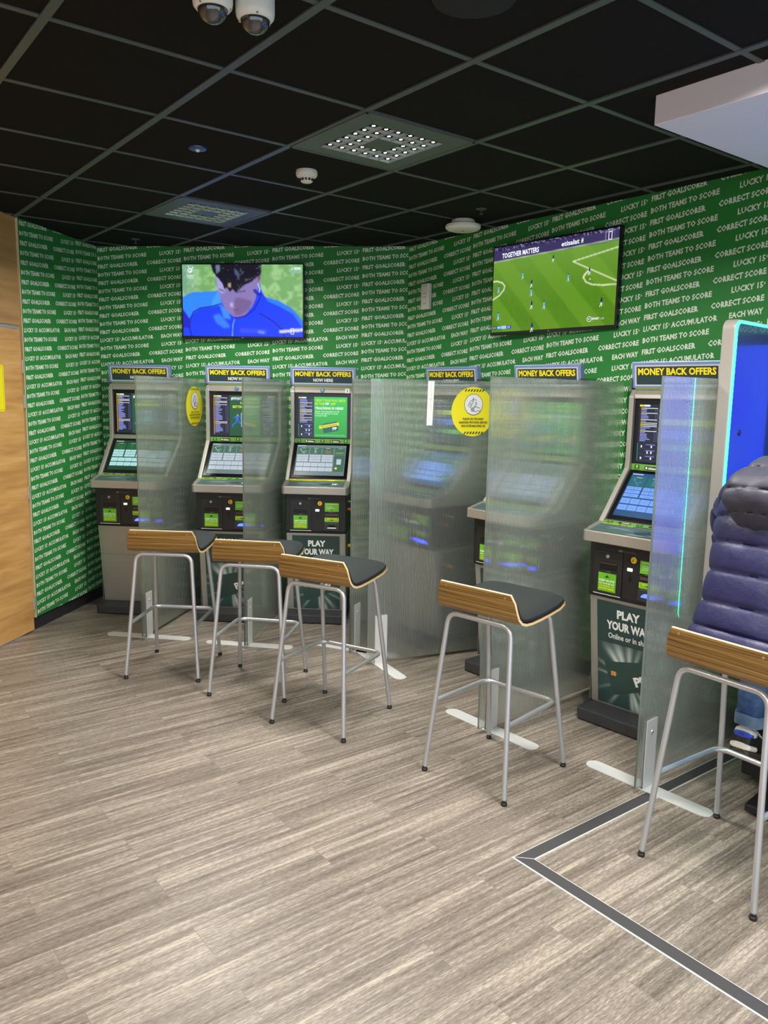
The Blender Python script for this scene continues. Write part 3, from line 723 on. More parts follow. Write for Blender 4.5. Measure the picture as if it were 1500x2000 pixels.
# ------------------------------------------------------------------ betting machines
M_HEADF = mat('header_pale_blue', srgb(132, 154, 204), .35, .3)
M_LED_BLUE = mat('blue_slot_light', (0, .02, .2), emit=(.03, .06, 1), estr=7)
M_PANELG = mat('kiosk_side_grey', srgb(96, 96, 94), .45, .3)
gy, yl = srgb(36, 56, 56), srgb(238, 226, 40)
LG = srgb(112, 190, 40)
DK = srgb(34, 50, 54)
def bars(cv, x0, x1, y0, y1, n, cols, seed, hh=.55):
    rs = random.Random(seed); dy = (y1 - y0) / n
    by = {}
    for k in range(n):
        y = y1 - (k + 1) * dy; c = cols[rs.randrange(len(cols))]; w = (x1 - x0) * rs.uniform(.25, .8)
        by.setdefault(c, []).append([(x0, y), (x0 + w, y), (x0 + w, y + dy * hh), (x0, y + dy * hh)])
    for c, q in by.items(): cv.multi(q, c)
def top_display(kind):
    cv = Canvas(.0002); w, h = .187, .153; wc = srgb(240, 242, 245); lav = srgb(150, 160, 235)
    cv.rect(-w, -h, w, h, srgb(24, 30, 52))
    xs = -w + .125 if kind != 'promo' else -w + .122
    cv.rect(-w + .002, h - .012, -w + .024, h - .002, yl); cv.rect(-w + .026, h - .012, -w + .062, h - .002, wc)
    rs = random.Random(hash(kind) % 7 if False else {'odds': 3, 'promo': 5, 'scores': 8}[kind]); y = h - .022; left = -w + .012
    q1, q2, q3, q4 = [], [], [], []
    while y > (-h + .02 if kind == 'odds' else -h + .11):
        if rs.random() < .28: q2.append([(left, y), (left + .095, y), (left + .095, y + .0035), (left, y + .0035)]); q1.append([(left, y), (left + .02, y), (left + .02, y + .004), (left, y + .004)])
        else:
            ww = rs.uniform(.028, .06); q3.append([(left, y), (left + ww, y), (left + ww, y + .0045), (left, y + .0045)])
            for kx in (.082, .092, .10): q4.append([(left + kx, y), (left + kx + .004, y), (left + kx + .004, y + .004), (left + kx, y + .004)])
        y -= .0086
    cv.multi(q3, lav); cv.multi(q4, srgb(110, 110, 170)); cv.multi(q2, wc); cv.multi(q1, yl)
    if kind == 'odds': cv.rect(-w + .002, -h + .01, -w + .007, h - .016, srgb(240, 150, 30))
    else:
        cv.rect(-w + .002, -h + .008, -w + .004, -h + .10, srgb(60, 190, 160))
        for k in range(3):
            yy = -h + .078 - k * .031; cv.rect(-w + .05, yy + .014, -w + .105, yy + .018, srgb(120, 130, 220)); cv.rect(-w + .022 + .018 * (k == 1) * 2, yy, -w + .03 + .036 * (k == 1), yy + .012, wc); cv.rect(-w + .08, yy, -w + .088, yy + .012, wc)
            cv.rect(-w + .01, yy - .006, -w + .12, yy - .005, srgb(40, 110, 110))
    if kind == 'promo':
        g = srgb(40, 176, 62); cv.rect(xs, -h, w, h, [srgb(34, 160, 58), srgb(30, 160, 56), srgb(60, 205, 80), srgb(60, 205, 84)])
        yw = srgb(196, 240, 30)
        cv.text('VIEW YOUR PLAY BETS', xs + .007, h - .036, .0185, yw, w=.23, align='l', bold=.03)
        cv.text('IN THE', xs + .007, h - .061, .0185, yw, w=.072, align='l', bold=.03); cv.text('PP', xs + .086, h - .061, .0185, wc, w=.03, align='l', bold=.05); cv.text('APP', xs + .124, h - .061, .0185, yw, w=.04, align='l', bold=.03)
        cv.text('TRACKING IS HERE!', xs + .007, h - .094, .0185, wc, w=.215, align='l', bold=.04)
        for k, (t, ww) in enumerate((('TRACK YOUR SHOP BETS ON THE', .185), ('PP APP AND DEPOSIT TO YOUR', .175), ('ACCOUNT HERE', .09))): cv.text(t, xs + .007, h - .116 - k * .0155, .010, srgb(200, 250, 205), w=ww, align='l', bold=.03)
        c, s = math.cos(.2), math.sin(.2); R = lambda x, y: (xs + .125 + x * c - y * s, -.075 + x * s + y * c)
        cv.poly([R(*p) for p in rrect(.118, .072, .008)], srgb(20, 96, 84)); cv.poly([R(-.085, .004), (R(.07, .004)), (R(.07, .026)), (R(-.085, .026))], yl); cv.text('Play Card Exclusive', *R(-.008, .010), .011, srgb(40, 90, 30), w=.12, rot=.2)
        cv.text('PP', *R(.03, -.026), .022, wc, w=.034, rot=.1, bold=.05); cv.rect(xs + .007, -h + .012, w - .01, -h + .0145, srgb(150, 230, 160)); cv.rect(xs + .007, -h + .020, w - .02, -h + .022, srgb(150, 230, 160))
    elif kind == 'odds':
        cv.rect(xs, -h, w, h, [srgb(22, 84, 56), srgb(20, 70, 50), srgb(26, 96, 62), srgb(26, 92, 60)])
        cv.text('#WHATODDSPADDY', xs + .012, h - .034, .022, wc, w=.225, align='l', bold=.03); cv.text('NOW ON', xs + .13, h - .066, .019, srgb(214, 240, 30), w=.09, bold=.03); cv.text('BETTING MACHINES', xs + .13, h - .095, .019, srgb(214, 240, 30), w=.21, bold=.03)
        x, y = xs + .055, -.03; bl = srgb(50, 110, 235)
        cv.poly(circle(x + .008, y + .034, .0075, n=12), srgb(190, 150, 140)); cv.poly([(x - .008, y + .03), (x + .012, y + .028), (x + .014, y), (x - .004, y - .002)], bl)
        cv.stroke([(x, y), (x - .006, y - .022), (x - .026, y - .034), (x - .034, y - .052)], .009, bl); cv.stroke([(x + .008, y), (x + .020, y - .020), (x + .030, y - .026)], .009, bl); cv.stroke([(x + .01, y + .026), (x + .03, y + .016)], .006, bl); cv.stroke([(x - .006, y + .026), (x - .024, y + .014)], .006, bl)
        x0 = xs + .085; cv.poly(rrect(.062, .105, .006, cx=x0 + .035, cy=-.03), srgb(180, 215, 240)); cv.rect(x0 + .008, -.078, x0 + .062, .014, srgb(30, 110, 130)); cv.rect(x0 + .012, -.06, x0 + .056, -.02, srgb(60, 190, 180)); cv.rect(x0 + .012, -.01, x0 + .056, .006, srgb(120, 170, 240))
    else:
        cv.rect(xs, -h, w, h, [srgb(26, 60, 50), srgb(22, 52, 46), srgb(30, 74, 60), srgb(30, 70, 58)])
        cv.rect(xs + .02, .05, w - .02, .08, srgb(190, 220, 40)); cv.rect(xs + .02, -.02, w - .04, .02, srgb(80, 130, 220)); cv.rect(xs + .02, -.08, w - .03, -.05, srgb(90, 180, 90))
    return cv
def touch_display(tone):
    cv = Canvas(.0002); w, h = .187, .139
    T = {'green': (srgb(26, 62, 46), srgb(30, 92, 50), srgb(176, 226, 226)), 'pale': (srgb(112, 134, 132), srgb(72, 112, 92), srgb(192, 202, 216)), 'blue': (srgb(36, 84, 134), srgb(30, 108, 110), srgb(120, 168, 250))}[tone]
    bg, gp, btn = T
    cv.rect(-w, -h, w, h, [tuple(c * .9 for c in bg), tuple(c * .9 for c in bg), bg, bg])
    cv.rect(-w + .004, h - .010, -w + .065, h - .005, srgb(220, 230, 235))
    cx = [-w + .008, -w + .103, -w + .195, -w + .29]; cw = [.085, .085, .085, .078]
    for k in range(4): cv.rect(cx[k], h - .088, cx[k] + cw[k], h - .022, gp); cv.rect(cx[k] + .025, h - .030, cx[k] + .06, h - .027, srgb(200, 215, 215))
    li = tuple(min(1, c * 2.2 + .05) for c in bg)
    x, y = cx[0] + .04, h - .062; cv.stroke([(x - .022, y + .018), (x - .012, y + .008), (x, y - .006), (x + .02, y + .006), (x + .026, y + .002)], .004, li); cv.stroke([(x, y - .006), (x + .006, y - .016), (x + .018, y - .010)], .004, li); cv.poly(circle(x - .02, y + .02, .006, n=10), li)
    x = cx[1] + .04; cv.stroke([(x, y + .016), (x, y), (x - .008, y - .014)], .004, li); cv.stroke([(x - .012, y + .008), (x + .012, y + .006)], .003, li); cv.stroke([(x, y), (x + .008, y - .016)], .004, li); cv.poly(circle(x, y + .021, .0045, n=10), li)
    x = cx[2] + .045; cv.stroke([(x - .02, y - .006), (x - .01, y + .014), (x - .002, y - .004), (x + .016, y + .004), (x + .02, y - .01), (x - .018, y - .012)], .004, srgb(190, 110, 90))
    cv.text('SAME GAME MULTI', cx[3] + .039, h - .075, .006, yl, w=.06)
    qs = []
    def b(x0, y0, x1, y1): qs.append([(x0, y0), (x1, y0), (x1, y1), (x0, y1)])
    for r, yy in enumerate((.028, .005, -.018)):
        for k in range(3):
            x0 = cx[k]; x1 = x0 + cw[k]; m = (x0 + x1) / 2
            if (r == 0 and k < 2) or (r == 1 and k == 1): b(x0, yy, m - .001, yy + .020); b(m + .001, yy, x1, yy + .020)
            else: b(x0, yy, x1, yy + .020)
    n = 6
    for yy in (-.061, -.103):
        for k in range(5): x0 = -w + .008 + k * .0555; b(x0, yy, x0 + .0525, yy + .034)
    cv.multi(qs, btn)
    cv.rect(cx[3], -.105, cx[3] + cw[3], .045, tuple(c * .9 for c in gp)); cv.rect(cx[3] + .02, -.04, cx[3] + .055, .01, btn); cv.poly(circle(cx[3] + .02, -.075, .010, n=14), yl)
    tx = [[(q[0][0] + (q[1][0] - q[0][0]) * .3, (q[0][1] + q[2][1]) / 2 - .0012), (q[0][0] + (q[1][0] - q[0][0]) * .7, (q[0][1] + q[2][1]) / 2 - .0012), (q[0][0] + (q[1][0] - q[0][0]) * .7, (q[0][1] + q[2][1]) / 2 + .0012), (q[0][0] + (q[1][0] - q[0][0]) * .3, (q[0][1] + q[2][1]) / 2 + .0012)] for q in qs]
    cv.multi(tx, tuple(c * .55 for c in btn))
    return cv
def strip_art(w=.213, h=.019):
    cv = Canvas(.00015); g0, g1 = srgb(108, 160, 70), srgb(84, 150, 50); cv.rect(-w, -h, w, h, [g1, g1, g0, g0]); dg = srgb(40, 96, 34); wc = srgb(235, 240, 225)
    for x in (-w + .034, 0, w - .034): cv.poly(rrect(.030, .030, .005, cx=x), dg); cv.poly(circle(x, .004, .0055, n=12), srgb(170, 214, 90)); cv.rect(x - .010, -.0105, x + .010, -.0085, srgb(150, 200, 80)); cv.poly([(x - .003, .008), (x + .003, .008), (x, .013)], wc)
    for x, c in ((-w * .45, wc), (w * .45, srgb(230, 190, 60))): cv.poly(rrect(.075, .019, .004, cx=x), srgb(26, 34, 30)); cv.poly(circle(x - .027, 0, .006, n=12), c); cv.rect(x - .016, .0035, x + .012, .0055, srgb(180, 190, 180)); cv.rect(x - .016, -.0055, x + .030, .0005, wc)
    return cv
def poster_art():
    cv = Canvas(.0002); w = .176; z0, z1, zs = .0, .575, .352
    dk, mid = srgb(42, 66, 64), srgb(60, 92, 86)
    # starburst as a fan of soft rays round the card, painted on a fine grid
    nh, nw = 96, 60; Y, X = np.mgrid[0:nh, 0:nw]; x = (X + .5) / nw * 2 * w - w; y = (1 - (Y + .5) / nh) * zs
    dx, dy = x - .01, y - .165; a = np.arctan2(dy, dx); r = np.hypot(dx, dy)
    ray = np.zeros_like(a)
    for a0, wd, am in ((1.57, .10, .7), (1.95, .13, .9), (2.25, .10, 1.), (2.75, .05, .5), (3.05, .04, .5), (1.25, .07, .4), (.5, .03, .5), (-.9, .08, .5), (-1.25, .10, 1.), (-1.45, .06, .8), (-.45, .04, .4), (-2.2, .05, .4), (-2.7, .04, .3)):
        d = np.abs((a - a0 + PI) % (2 * PI) - PI); ray += am * np.exp(-(d / wd) ** 2)
    g = np.exp(-((r - .115) / .075) ** 2)
    img = np.zeros((nh, nw, 3)); img[:] = dk; img = lerp(img, mid, np.clip(1.2 - r / .22, 0, 1) * .7); img = lerp(img, srgb(222, 236, 228), np.clip(ray * g, 0, 1) * .85)
    cv.raster(np.clip(img, 0, 1), -w, z0, w, zs)
    cv.rect(-w, zs, w, z1, dk); cv.rect(-w, zs - .0012, w, zs + .0012, srgb(12, 20, 20))
    card = [(-.135, .236), (.150, .300), (.165, .165), (.150, .150), (-.072, .062), (-.088, .070)]
    cv.poly(card, srgb(46, 72, 66))
    cv.poly(rrect(.030, .024, .003, cx=-.080, cy=.182), srgb(226, 160, 86)); cv.stroke([(-.095, .182), (-.065, .182)], .0015, srgb(120, 80, 40)); cv.stroke([(-.083, .17), (-.083, .194)], .0015, srgb(120, 80, 40)); cv.poly([(-.058, .178), (-.048, .182), (-.057, .19)], srgb(60, 130, 70))
    wc = srgb(238, 240, 236)
    cv.text('PP', .085, .155, .052, wc, w=.075, rot=.38, bold=.05); cv.poly(circle(.138, .196, .005, n=12), srgb(60, 130, 70))
    cv.text('PLAY', .006, zs + .140, .047, wc, w=.13, bold=.045); cv.text('YOUR WAY', .006, zs + .075, .047, wc, w=.25, bold=.045); cv.text('Online or in shop', .008, zs + .026, .030, wc, w=.235, bold=.018)
    return cv
def header_art():
    cv = Canvas(.0003); w, h = .222, .047; cv.rect(-w - .009, -h - .007, w + .009, h + .007, srgb(196, 200, 206)); cv.rect(-w, -h, w, h, srgb(36, 60, 66)); cv.rect(-w, -.004, w, h, srgb(50, 56, 40))
    cv.text('MONEY BACK OFFERS', 0, .003, .036, srgb(240, 224, 40), w=.425, bold=.035); cv.text('NOW HERE', 0, -.037, .024, srgb(232, 236, 232), w=.15, bold=.03)
    return cv
CVS = {}
def art(key, fn, name, m, O, X, Y, parent):
    if key in CVS:
        o = bpy.data.objects.new(name, CVS[key]); COL.objects.link(o); o.parent = parent; return o
    o = fn().build(name, m, O, X, Y, parent); CVS[key] = o.data; return o
def inst(key, name, parent, fn):
    """share the mesh between machines"""
    if key in CVS:
        src = CVS[key]; o = src.copy(); COL.objects.link(o); o.parent = parent; o.name = name; return o
    o = fn(); o.parent = parent; CVS[key] = o; return o

def machine(loc, yaw, label, poster, top, touch, lower, slot, number=None):
    t = empty('betting_machine', (loc[0], loc[1], 0), math.radians(yaw), label, 'betting machine', 'self-service betting machines along the walls')
    def base():
        m_ = MB(); pl = [(-.205, 0), (.205, 0), (.223, .018), (.223, .50), (-.223, .50), (-.223, .018)]
        m_.slab(pl, .006, .068); o = m_.build('plinth', M_DKGREY, t, bevel=.006, seg=2); return o
    inst('base', 'plinth', t, base)
    def cab():
        m_ = MB(); m_.prism([(.146, .068), (.075, .669), (.50, .669), (.50, .068)], -.219, .219)
        return m_.build('cabinet', M_SILVER, t, bevel=.004)
    inst('cab', 'cabinet', t, cab)
    sl = (.669 - .068, .071)                                  # front slope of the cabinet
    nrm = Vector((0, -sl[0], -sl[1])).normalized(); upv = Vector((0, -.071, .601)).normalized()
    O = Vector((0, .146, .068)) + nrm * .0012
    if poster:
        art('poster', poster_art, 'poster', M_PRINT, O + upv * .012, (1, 0, 0), upv, t)
    else:
        def gaps():
            cv = Canvas(); cv.rect(-.215, .38, .215, .3825, srgb(50, 48, 44)); cv.rect(-.213, .3825, .213, .3835, srgb(210, 205, 190)); cv.rect(-.20, .0, -.199, .60, srgb(110, 106, 98)); cv.rect(.199, .0, .20, .60, srgb(110, 106, 98)); return cv
        art('gaps', gaps, 'panel_joint', M_PRINT, O, (1, 0, 0), upv, t)
    def fas():
        m_ = MB(); m_.prism([(.066, .669), (.060, .69), (.058, .963), (.49, .963), (.49, .669)], -.224, .224)
        return m_.build('coin_fascia', M_BLACK, t, bevel=.008, seg=3)
    inst('fas', 'coin_fascia', t, fas)
    FY = .0575
    def pdoor():
        m_ = MB()
        m_.box((-.189, FY - .004, .690), (-.030, FY + .002, .915))
        return m_.build('printer_door', mat('satin_black', (.016, .016, .017), .35), t, bevel=.002)
    inst('pdoor', 'printer_door', t, pdoor)
    def pdet():
        cv = Canvas(.0002)
        cv.poly(rrect(.101, .042, .003, cx=-.108, cy=.840), (.001, .001, .001)); cv.rect(-.156, .853, -.06, .8545, srgb(120, 110, 96)); cv.rect(-.120, .811, -.092, .8135, srgb(120, 120, 120))
        cv.rect(-.189, .689, -.032, .6925, srgb(225, 225, 220))
        cv.rect(-.162, .707, -.059, .803, LG)
        for k in range(7): cv.poly([(-.162 + k * .016, .707), (-.155 + k * .016, .707), (-.155 + k * .016 + .02 * (k < 5) , .803), (-.162 + k * .016 + .02 * (k < 5), .803)], srgb(98, 178, 34))
        cv.poly([(-.124, .780), (-.097, .780), (-.1105, .794)], srgb(30, 60, 24)); cv.text('KEEP AN EYE', -.1105, .758, .011, srgb(236, 250, 220), w=.088, bold=.03); cv.text('ON YOUR BET SLIP', -.1105, .744, .008, srgb(236, 250, 220), w=.088, bold=.03)
        cv.text('COLLECT IT', -.1105, .730, .009, yl, w=.085, bold=.03); cv.text('FROM HERE', -.1105, .717, .009, yl, w=.085, bold=.03)
        return cv
    art('pdet', pdet, 'receipt_label', M_PRINT, (0, FY - .0045, 0), (1, 0, 0), (0, 0, 1), t)
    def lock():
        m_ = MB(); m_.lathe([(0, 0), (.0095, 0), (.0095, .007), (.008, .009), (0, .009)], 20, X=Matrix.Translation((-.112, FY - .003, .891)) @ Matrix.Rotation(PI / 2, 4, 'X'))
        m_.box((-.1125, FY - .0128, .886), (-.1115, FY - .011, .896), 1); return m_.build('lock', [M_STEEL, M_BLACK], t, smooth=True)
    inst('lock', 'lock', t, lock)
    def coin():
        cv = Canvas(.0002); cv.poly([(-.004, .880), (.002, .880), (.006, .906), (-.002, .908)], (.0, .0, .0)); cv.rect(.010, .790, .017, .815, (0, 0, 0)); cv.poly([(.012, .792), (.02, .778), (.006, .782)], (0, 0, 0))
        q = [[(-.056 + .0075 * k, .926), (-.051 + .0075 * k, .926), (-.051 + .0075 * k, .931), (-.056 + .0075 * k, .931)] for k in range(13)]; cv.multi(q, srgb(96, 96, 96)); cv.rect(-.056, .923, -.036, .934, srgb(110, 110, 110))
        cv.rect(.067, .835, .171, .899, LG); cv.rect(.075, .888, .16, .891, srgb(200, 240, 170))
        for k in range(3): cv.rect(.077, .872 - k * .009, .12 + .012 * k, .8745 - k * .009, srgb(220, 246, 200))
        cv.poly([(.11, .852), (.13, .852), (.12, .842)], srgb(40, 70, 30)); cv.rect(.094, .829, .145, .831, srgb(120, 120, 120))
        cv.rect(.071, .803, .167, .819, srgb(86, 60, 64)); cv.rect(.067, .761, .171, .791, srgb(160, 214, 50)); cv.rect(.072, .764, .166, .788, srgb(126, 190, 40)); cv.poly([(.10, .778), (.138, .778), (.119, .767)], srgb(50, 90, 30)); cv.rect(.085, .779, .155, .783, yl)
        cv.rect(.072, .753, .168, .758, srgb(90, 90, 90)); return cv
    art('coin', coin, 'coin_labels', M_PRINT, (0, FY - .0006, 0), (1, 0, 0), (0, 0, 1), t)
    def pound():
        m_ = MB(); m_.lathe([(0, 0), (.0165, 0), (.0165, .003), (.0145, .0045), (0, .0045)], 28, X=Matrix.Translation((.031, FY, .893)) @ Matrix.Rotation(PI / 2, 4, 'X'))
        cv = line(chr(163), .03, 2); m_.add([(.0245 + x * .012, FY - .0049, .886 + y * .014) for x, y in cv[0]], cv[1], 1)
        return m_.build('pound_button', [mat('gold_yellow', srgb(222, 186, 30), .3), M_BLACK], t, smooth=True)
    if slot != 'plain': inst('pound', 'pound_button', t, pound)
    def wbtn():
        m_ = MB(); m_.box((-.002, FY - .006, .834), (.028, FY, .851)); return m_.build('return_button', mat('lit_button', (.9, .9, .9), emit=(1, 1, 1), estr=.55), t, bevel=.003)
    inst('wbtn', 'return_button', t, wbtn)
    def prn():
        m_ = MB(); m_.box((.063, FY - .006, .694), (.175, FY, .752)); return m_.build('printer_slot', mat('satin_black2', (.03, .03, .034), .3), t, bevel=.006)
    inst('prn', 'printer_slot', t, prn)
    def mouth():
        m_ = MB(); X = Matrix.Translation((0, FY - .0065, 0)) @ Matrix.Rotation(PI / 2, 4, 'X')
        m_.slab([(.082, .716), (.156, .716), (.150, .728), (.135, .737), (.103, .737), (.088, .728)], 0, .0008, 0, X)
        return m_
    if slot == 'paper':
        o = mouth().build('paper_mouth', mat('slot_black', (0, 0, 0), .9), t)
        m_ = MB(); m_.box((.088, FY - .012, .712), (.152, FY - .007, .719)); m_.build('paper_slip', mat('paper', srgb(240, 240, 238), .6), t)
    else:
        inst('mouthb', 'blue_lit_mouth', t, lambda: mouth().build('blue_lit_mouth', M_LED_BLUE, t))
    def shelf():
        m_ = MB(); f = lambda s_: [(-.226 - s_, .0), (.226 + s_, .0), (.243, .017), (.243, .5), (-.243, .5), (-.243, .017)]
        m_.slab(f(0), .963, 1.020)
        m_.prism([(.004, 1.020), (.180, 1.058), (.5, 1.058), (.5, 1.020)], -.236, .236)
        return m_.build('shelf', M_SILVER, t, bevel=.005, seg=3)
    inst('shelf', 'shelf', t, shelf)
    def house():
        m_ = MB(); pr = [(.05, 1.028), (.150, 1.052), (.178, 1.085), (.372, 1.318), (.377, 1.36), (.377, 1.70), (.41, 1.738), (.50, 1.738), (.50, .99), (.05, .99)]
        m_.prism(pr, -.243, -.214); m_.prism(pr, .214, .243)
        m_.prism([(.06, 1.020), (.186, 1.056), (.398, 1.312), (.404, 1.345), (.404, 1.688), (.380, 1.690), (.384, 1.712), (.41, 1.738), (.50, 1.738), (.50, .99), (.06, .99)], -.214, .214)
        return m_.build('housing', M_SILVER, t, bevel=.004, seg=2)
    inst('house', 'housing', t, house)
    def side():
        m_ = MB()
        for s_ in (-1, 1): m_.box((s_ * .2225 - .003, .13, .075), (s_ * .2225 + .003, .497, .66))
        m_.box((-.20, .49, .07), (.20, .545, 1.5)); return m_.build('rear_casing', M_PANELG, t, bevel=.003)
    inst('side', 'rear_casing', t, side)
    def tb():
        m_ = MB(); m_.box((-.2135, .396, 1.344), (.2135, .406, 1.688)); return m_.build('display_bezel', M_BLACKG, t, bevel=.002)
    ob = inst('tb', 'display_bezel', t, tb)
    art('top' + top, lambda: top_display(top), 'lit_display', M_SCREEN, (0, .3955, 1.508), (1, 0, 0), (0, 0, 1), ob)
    a, b = Vector((0, .186, 1.062)), Vector((0, .394, 1.306)); uv = (b - a).normalized(); nv = Vector((1, 0, 0)).cross(uv)
    def tt():
        m_ = MB(); X = Matrix((Vector((1, 0, 0)), uv, nv)).transposed().to_4x4(); X.translation = (a + b) / 2
        L = (b - a).length; m_.box((-.2135, -L / 2, -.002), (.2135, L / 2, .009), X=X); return m_.build('touchscreen', M_BLACKG, t, bevel=.002)
    ob = inst('tt', 'touchscreen', t, tt)
    art('touch' + touch, lambda: touch_display(touch), 'touch_display', M_SCREEN, (a + b) / 2 + nv * .0096, (1, 0, 0), uv, ob)
    if top != 'odds' or poster: art('strip', strip_art, 'app_strip', M_PRINT, (0, .3945, 1.325), (1, 0, 0), (0, 0, 1), t)
    u2 = Vector((0, .176, .038)).normalized(); n2 = Vector((1, 0, 0)).cross(u2)
    def low(kind):
        cv = Canvas(.0002); cv.rect(-.205, .006, .205, .112, srgb(72, 96, 96)); rs = random.Random(5)
        for k in range(9): x0 = rs.uniform(-.19, .1); cv.poly([(x0, .010 + .008 * k), (x0 + rs.uniform(.04, .12), .010 + .008 * k), (x0 + rs.uniform(.04, .12), .016 + .008 * k), (x0 + .01, .016 + .008 * k)], rs.choice([srgb(150, 175, 175), srgb(44, 70, 72), srgb(110, 140, 140)]))
        cv.poly([(.05, .02), (.13, .045), (.09, .08), (.02, .05)], srgb(36, 62, 60)); cv.text('PP', .14, .04, .03, srgb(230, 235, 230), w=.04, bold=.05)
        if kind == 'yellow': cv.rect(-.205, .128, .2, .158, srgb(222, 216, 36)); cv.poly([(.12, .128), (.2, .128), (.2, .158), (.14, .158)], srgb(150, 190, 50)); cv.rect(-.19, .112, -.02, .122, srgb(60, 80, 40)); cv.rect(-.185, .114, -.03, .12, srgb(220, 214, 50)); cv.rect(-.16, .139, .08, .146, srgb(110, 140, 30))
        else: cv.rect(-.205, .124, .205, .162, srgb(96, 168, 60)); cv.text('REASONS TO PLAY', -.10, .110, .013, srgb(220, 214, 50), w=.19, bold=.03)
        if kind != 'yellow':
            for x in (-.17, 0, .17): cv.poly(rrect(.034, .026, .004, cx=x, cy=.143), srgb(40, 90, 34)); cv.poly(circle(x, .146, .005, n=10), srgb(170, 214, 90))
            for x in (-.085, .085): cv.poly(rrect(.07, .018, .003, cx=x, cy=.143), srgb(28, 34, 32)); cv.rect(x - .015, .139, x + .028, .147, srgb(220, 225, 220))
        return cv
    art('low' + lower, lambda: low(lower), 'shelf_print', M_PRINT, Vector((0, .0045, 1.0215)) + n2 * .0002, (1, 0, 0), u2, t)
    def camr():
        m_ = MB(); m_.lathe([(0, 0), (.017, 0), (.017, .004), (.012, .007), (0, .006)], 28, X=Matrix.Translation((-.002, .384, 1.712)) @ Matrix.Rotation(PI / 2 - .1, 4, 'X'))
        return m_.build('round_badge', mat('pale_blue_metal', srgb(120, 160, 190), .25, .6), t, smooth=True)
    inst('camr', 'round_badge', t, camr)
    # header sign box
    def head():
        m_ = MB()
        m_.prism([(.415, 1.745), (.395, 1.883), (.435, 1.883), (.445, 1.745)], -.250, .250)
        return m_.build('header_box', M_HEADF, t, bevel=.004)
    hb = inst('head', 'header_box', t, head)
    hu = Vector((0, -.02, .138)).normalized(); hn = Vector((1, 0, 0)).cross(hu)
    art('headart', header_art, 'header_sign', M_PRINT, Vector((0, .4055, 1.811)) + hn * .0008, (1, 0, 0), hu, hb)
    def hs():
        m_ = MB(); m_.box((-.225, .405, 1.737), (.225, .46, 1.749)); return m_.build('header_base', mat('olive_strip', srgb(112, 128, 66), .5), t)
    inst('hs', 'header_base', t, hs)
    for s_ in (-1, 1):
        inst('br%d' % s_, 'header_bracket', t, lambda: MB().box((s_ * .249 - .004, .40, 1.735), (s_ * .249 + .004, .47, 1.80)).build('header_bracket', M_PANELG, t, bevel=.002))
    if number:
        m_ = Canvas(.0003); m_.rect(-.0155, -.0165, .0155, .0165, srgb(225, 225, 225)); m_.text(number, 0, -.0095, .019, (.02, .02, .02), bold=.03)
        m_.build('number_sticker', M_PRINT, (.188, .3795, 1.708), (1, 0, 0), (0, .12, 1), t)
    return t
def side_buttons(t, specs):
    for nm, x, y, z, r, m_ in specs:
        MB().lathe([(0, 0), (r, 0), (r, .018), (r * .7, .026), (0, .026)], 18, X=Matrix.Translation((x, y, z)) @ Matrix.Rotation(PI / 2, 4, 'Y')).build(nm, m_, t, smooth=True)
M_ORANGE = mat('orange_plastic', srgb(224, 90, 36), .4); M_YB = mat('yellow_plastic', srgb(236, 200, 20), .4)
K1 = machine((-1.958, 5.795), -5.9, 'betting machine with plain steel front, first in the left corner', False, 'odds', 'green', 'green', 'blue')
K2 = machine((-1.158, 5.643), -4.6, 'betting machine second from the left corner, running player on its screen', True, 'odds', 'pale', 'green', 'blue')
K3 = machine((-.503, 5.636), -3.5, 'betting machine numbered 2 with a bright green promotion screen and yellow shelf strip', True, 'promo', 'pale', 'yellow', 'paper', '2')
K4 = machine((.133, 5.225), -50.0, 'betting machine with plain steel front seen blurred behind the divider with the yellow round sticker', False, 'scores', 'blue', 'green', 'blue')
K5 = machine((.649, 4.538), -50.0, 'betting machine seen blurred behind the plain divider next to the fourth stool', True, 'promo', 'pale', 'green', 'blue')
K6 = machine((1.186, 3.832), -47.5, 'nearest full betting machine, blue touchscreen and white PLAY YOUR WAY lettering', True, 'scores', 'blue', 'green', 'blue')
for t in (K3, K4, K5):
    side_buttons(t, [('side_button', .224, .16, .842, .011, M_ORANGE), ('side_button', .224, .20, .895, .006, M_WHITE), ('side_button', .2235, .20, .56, .014, M_YB)])

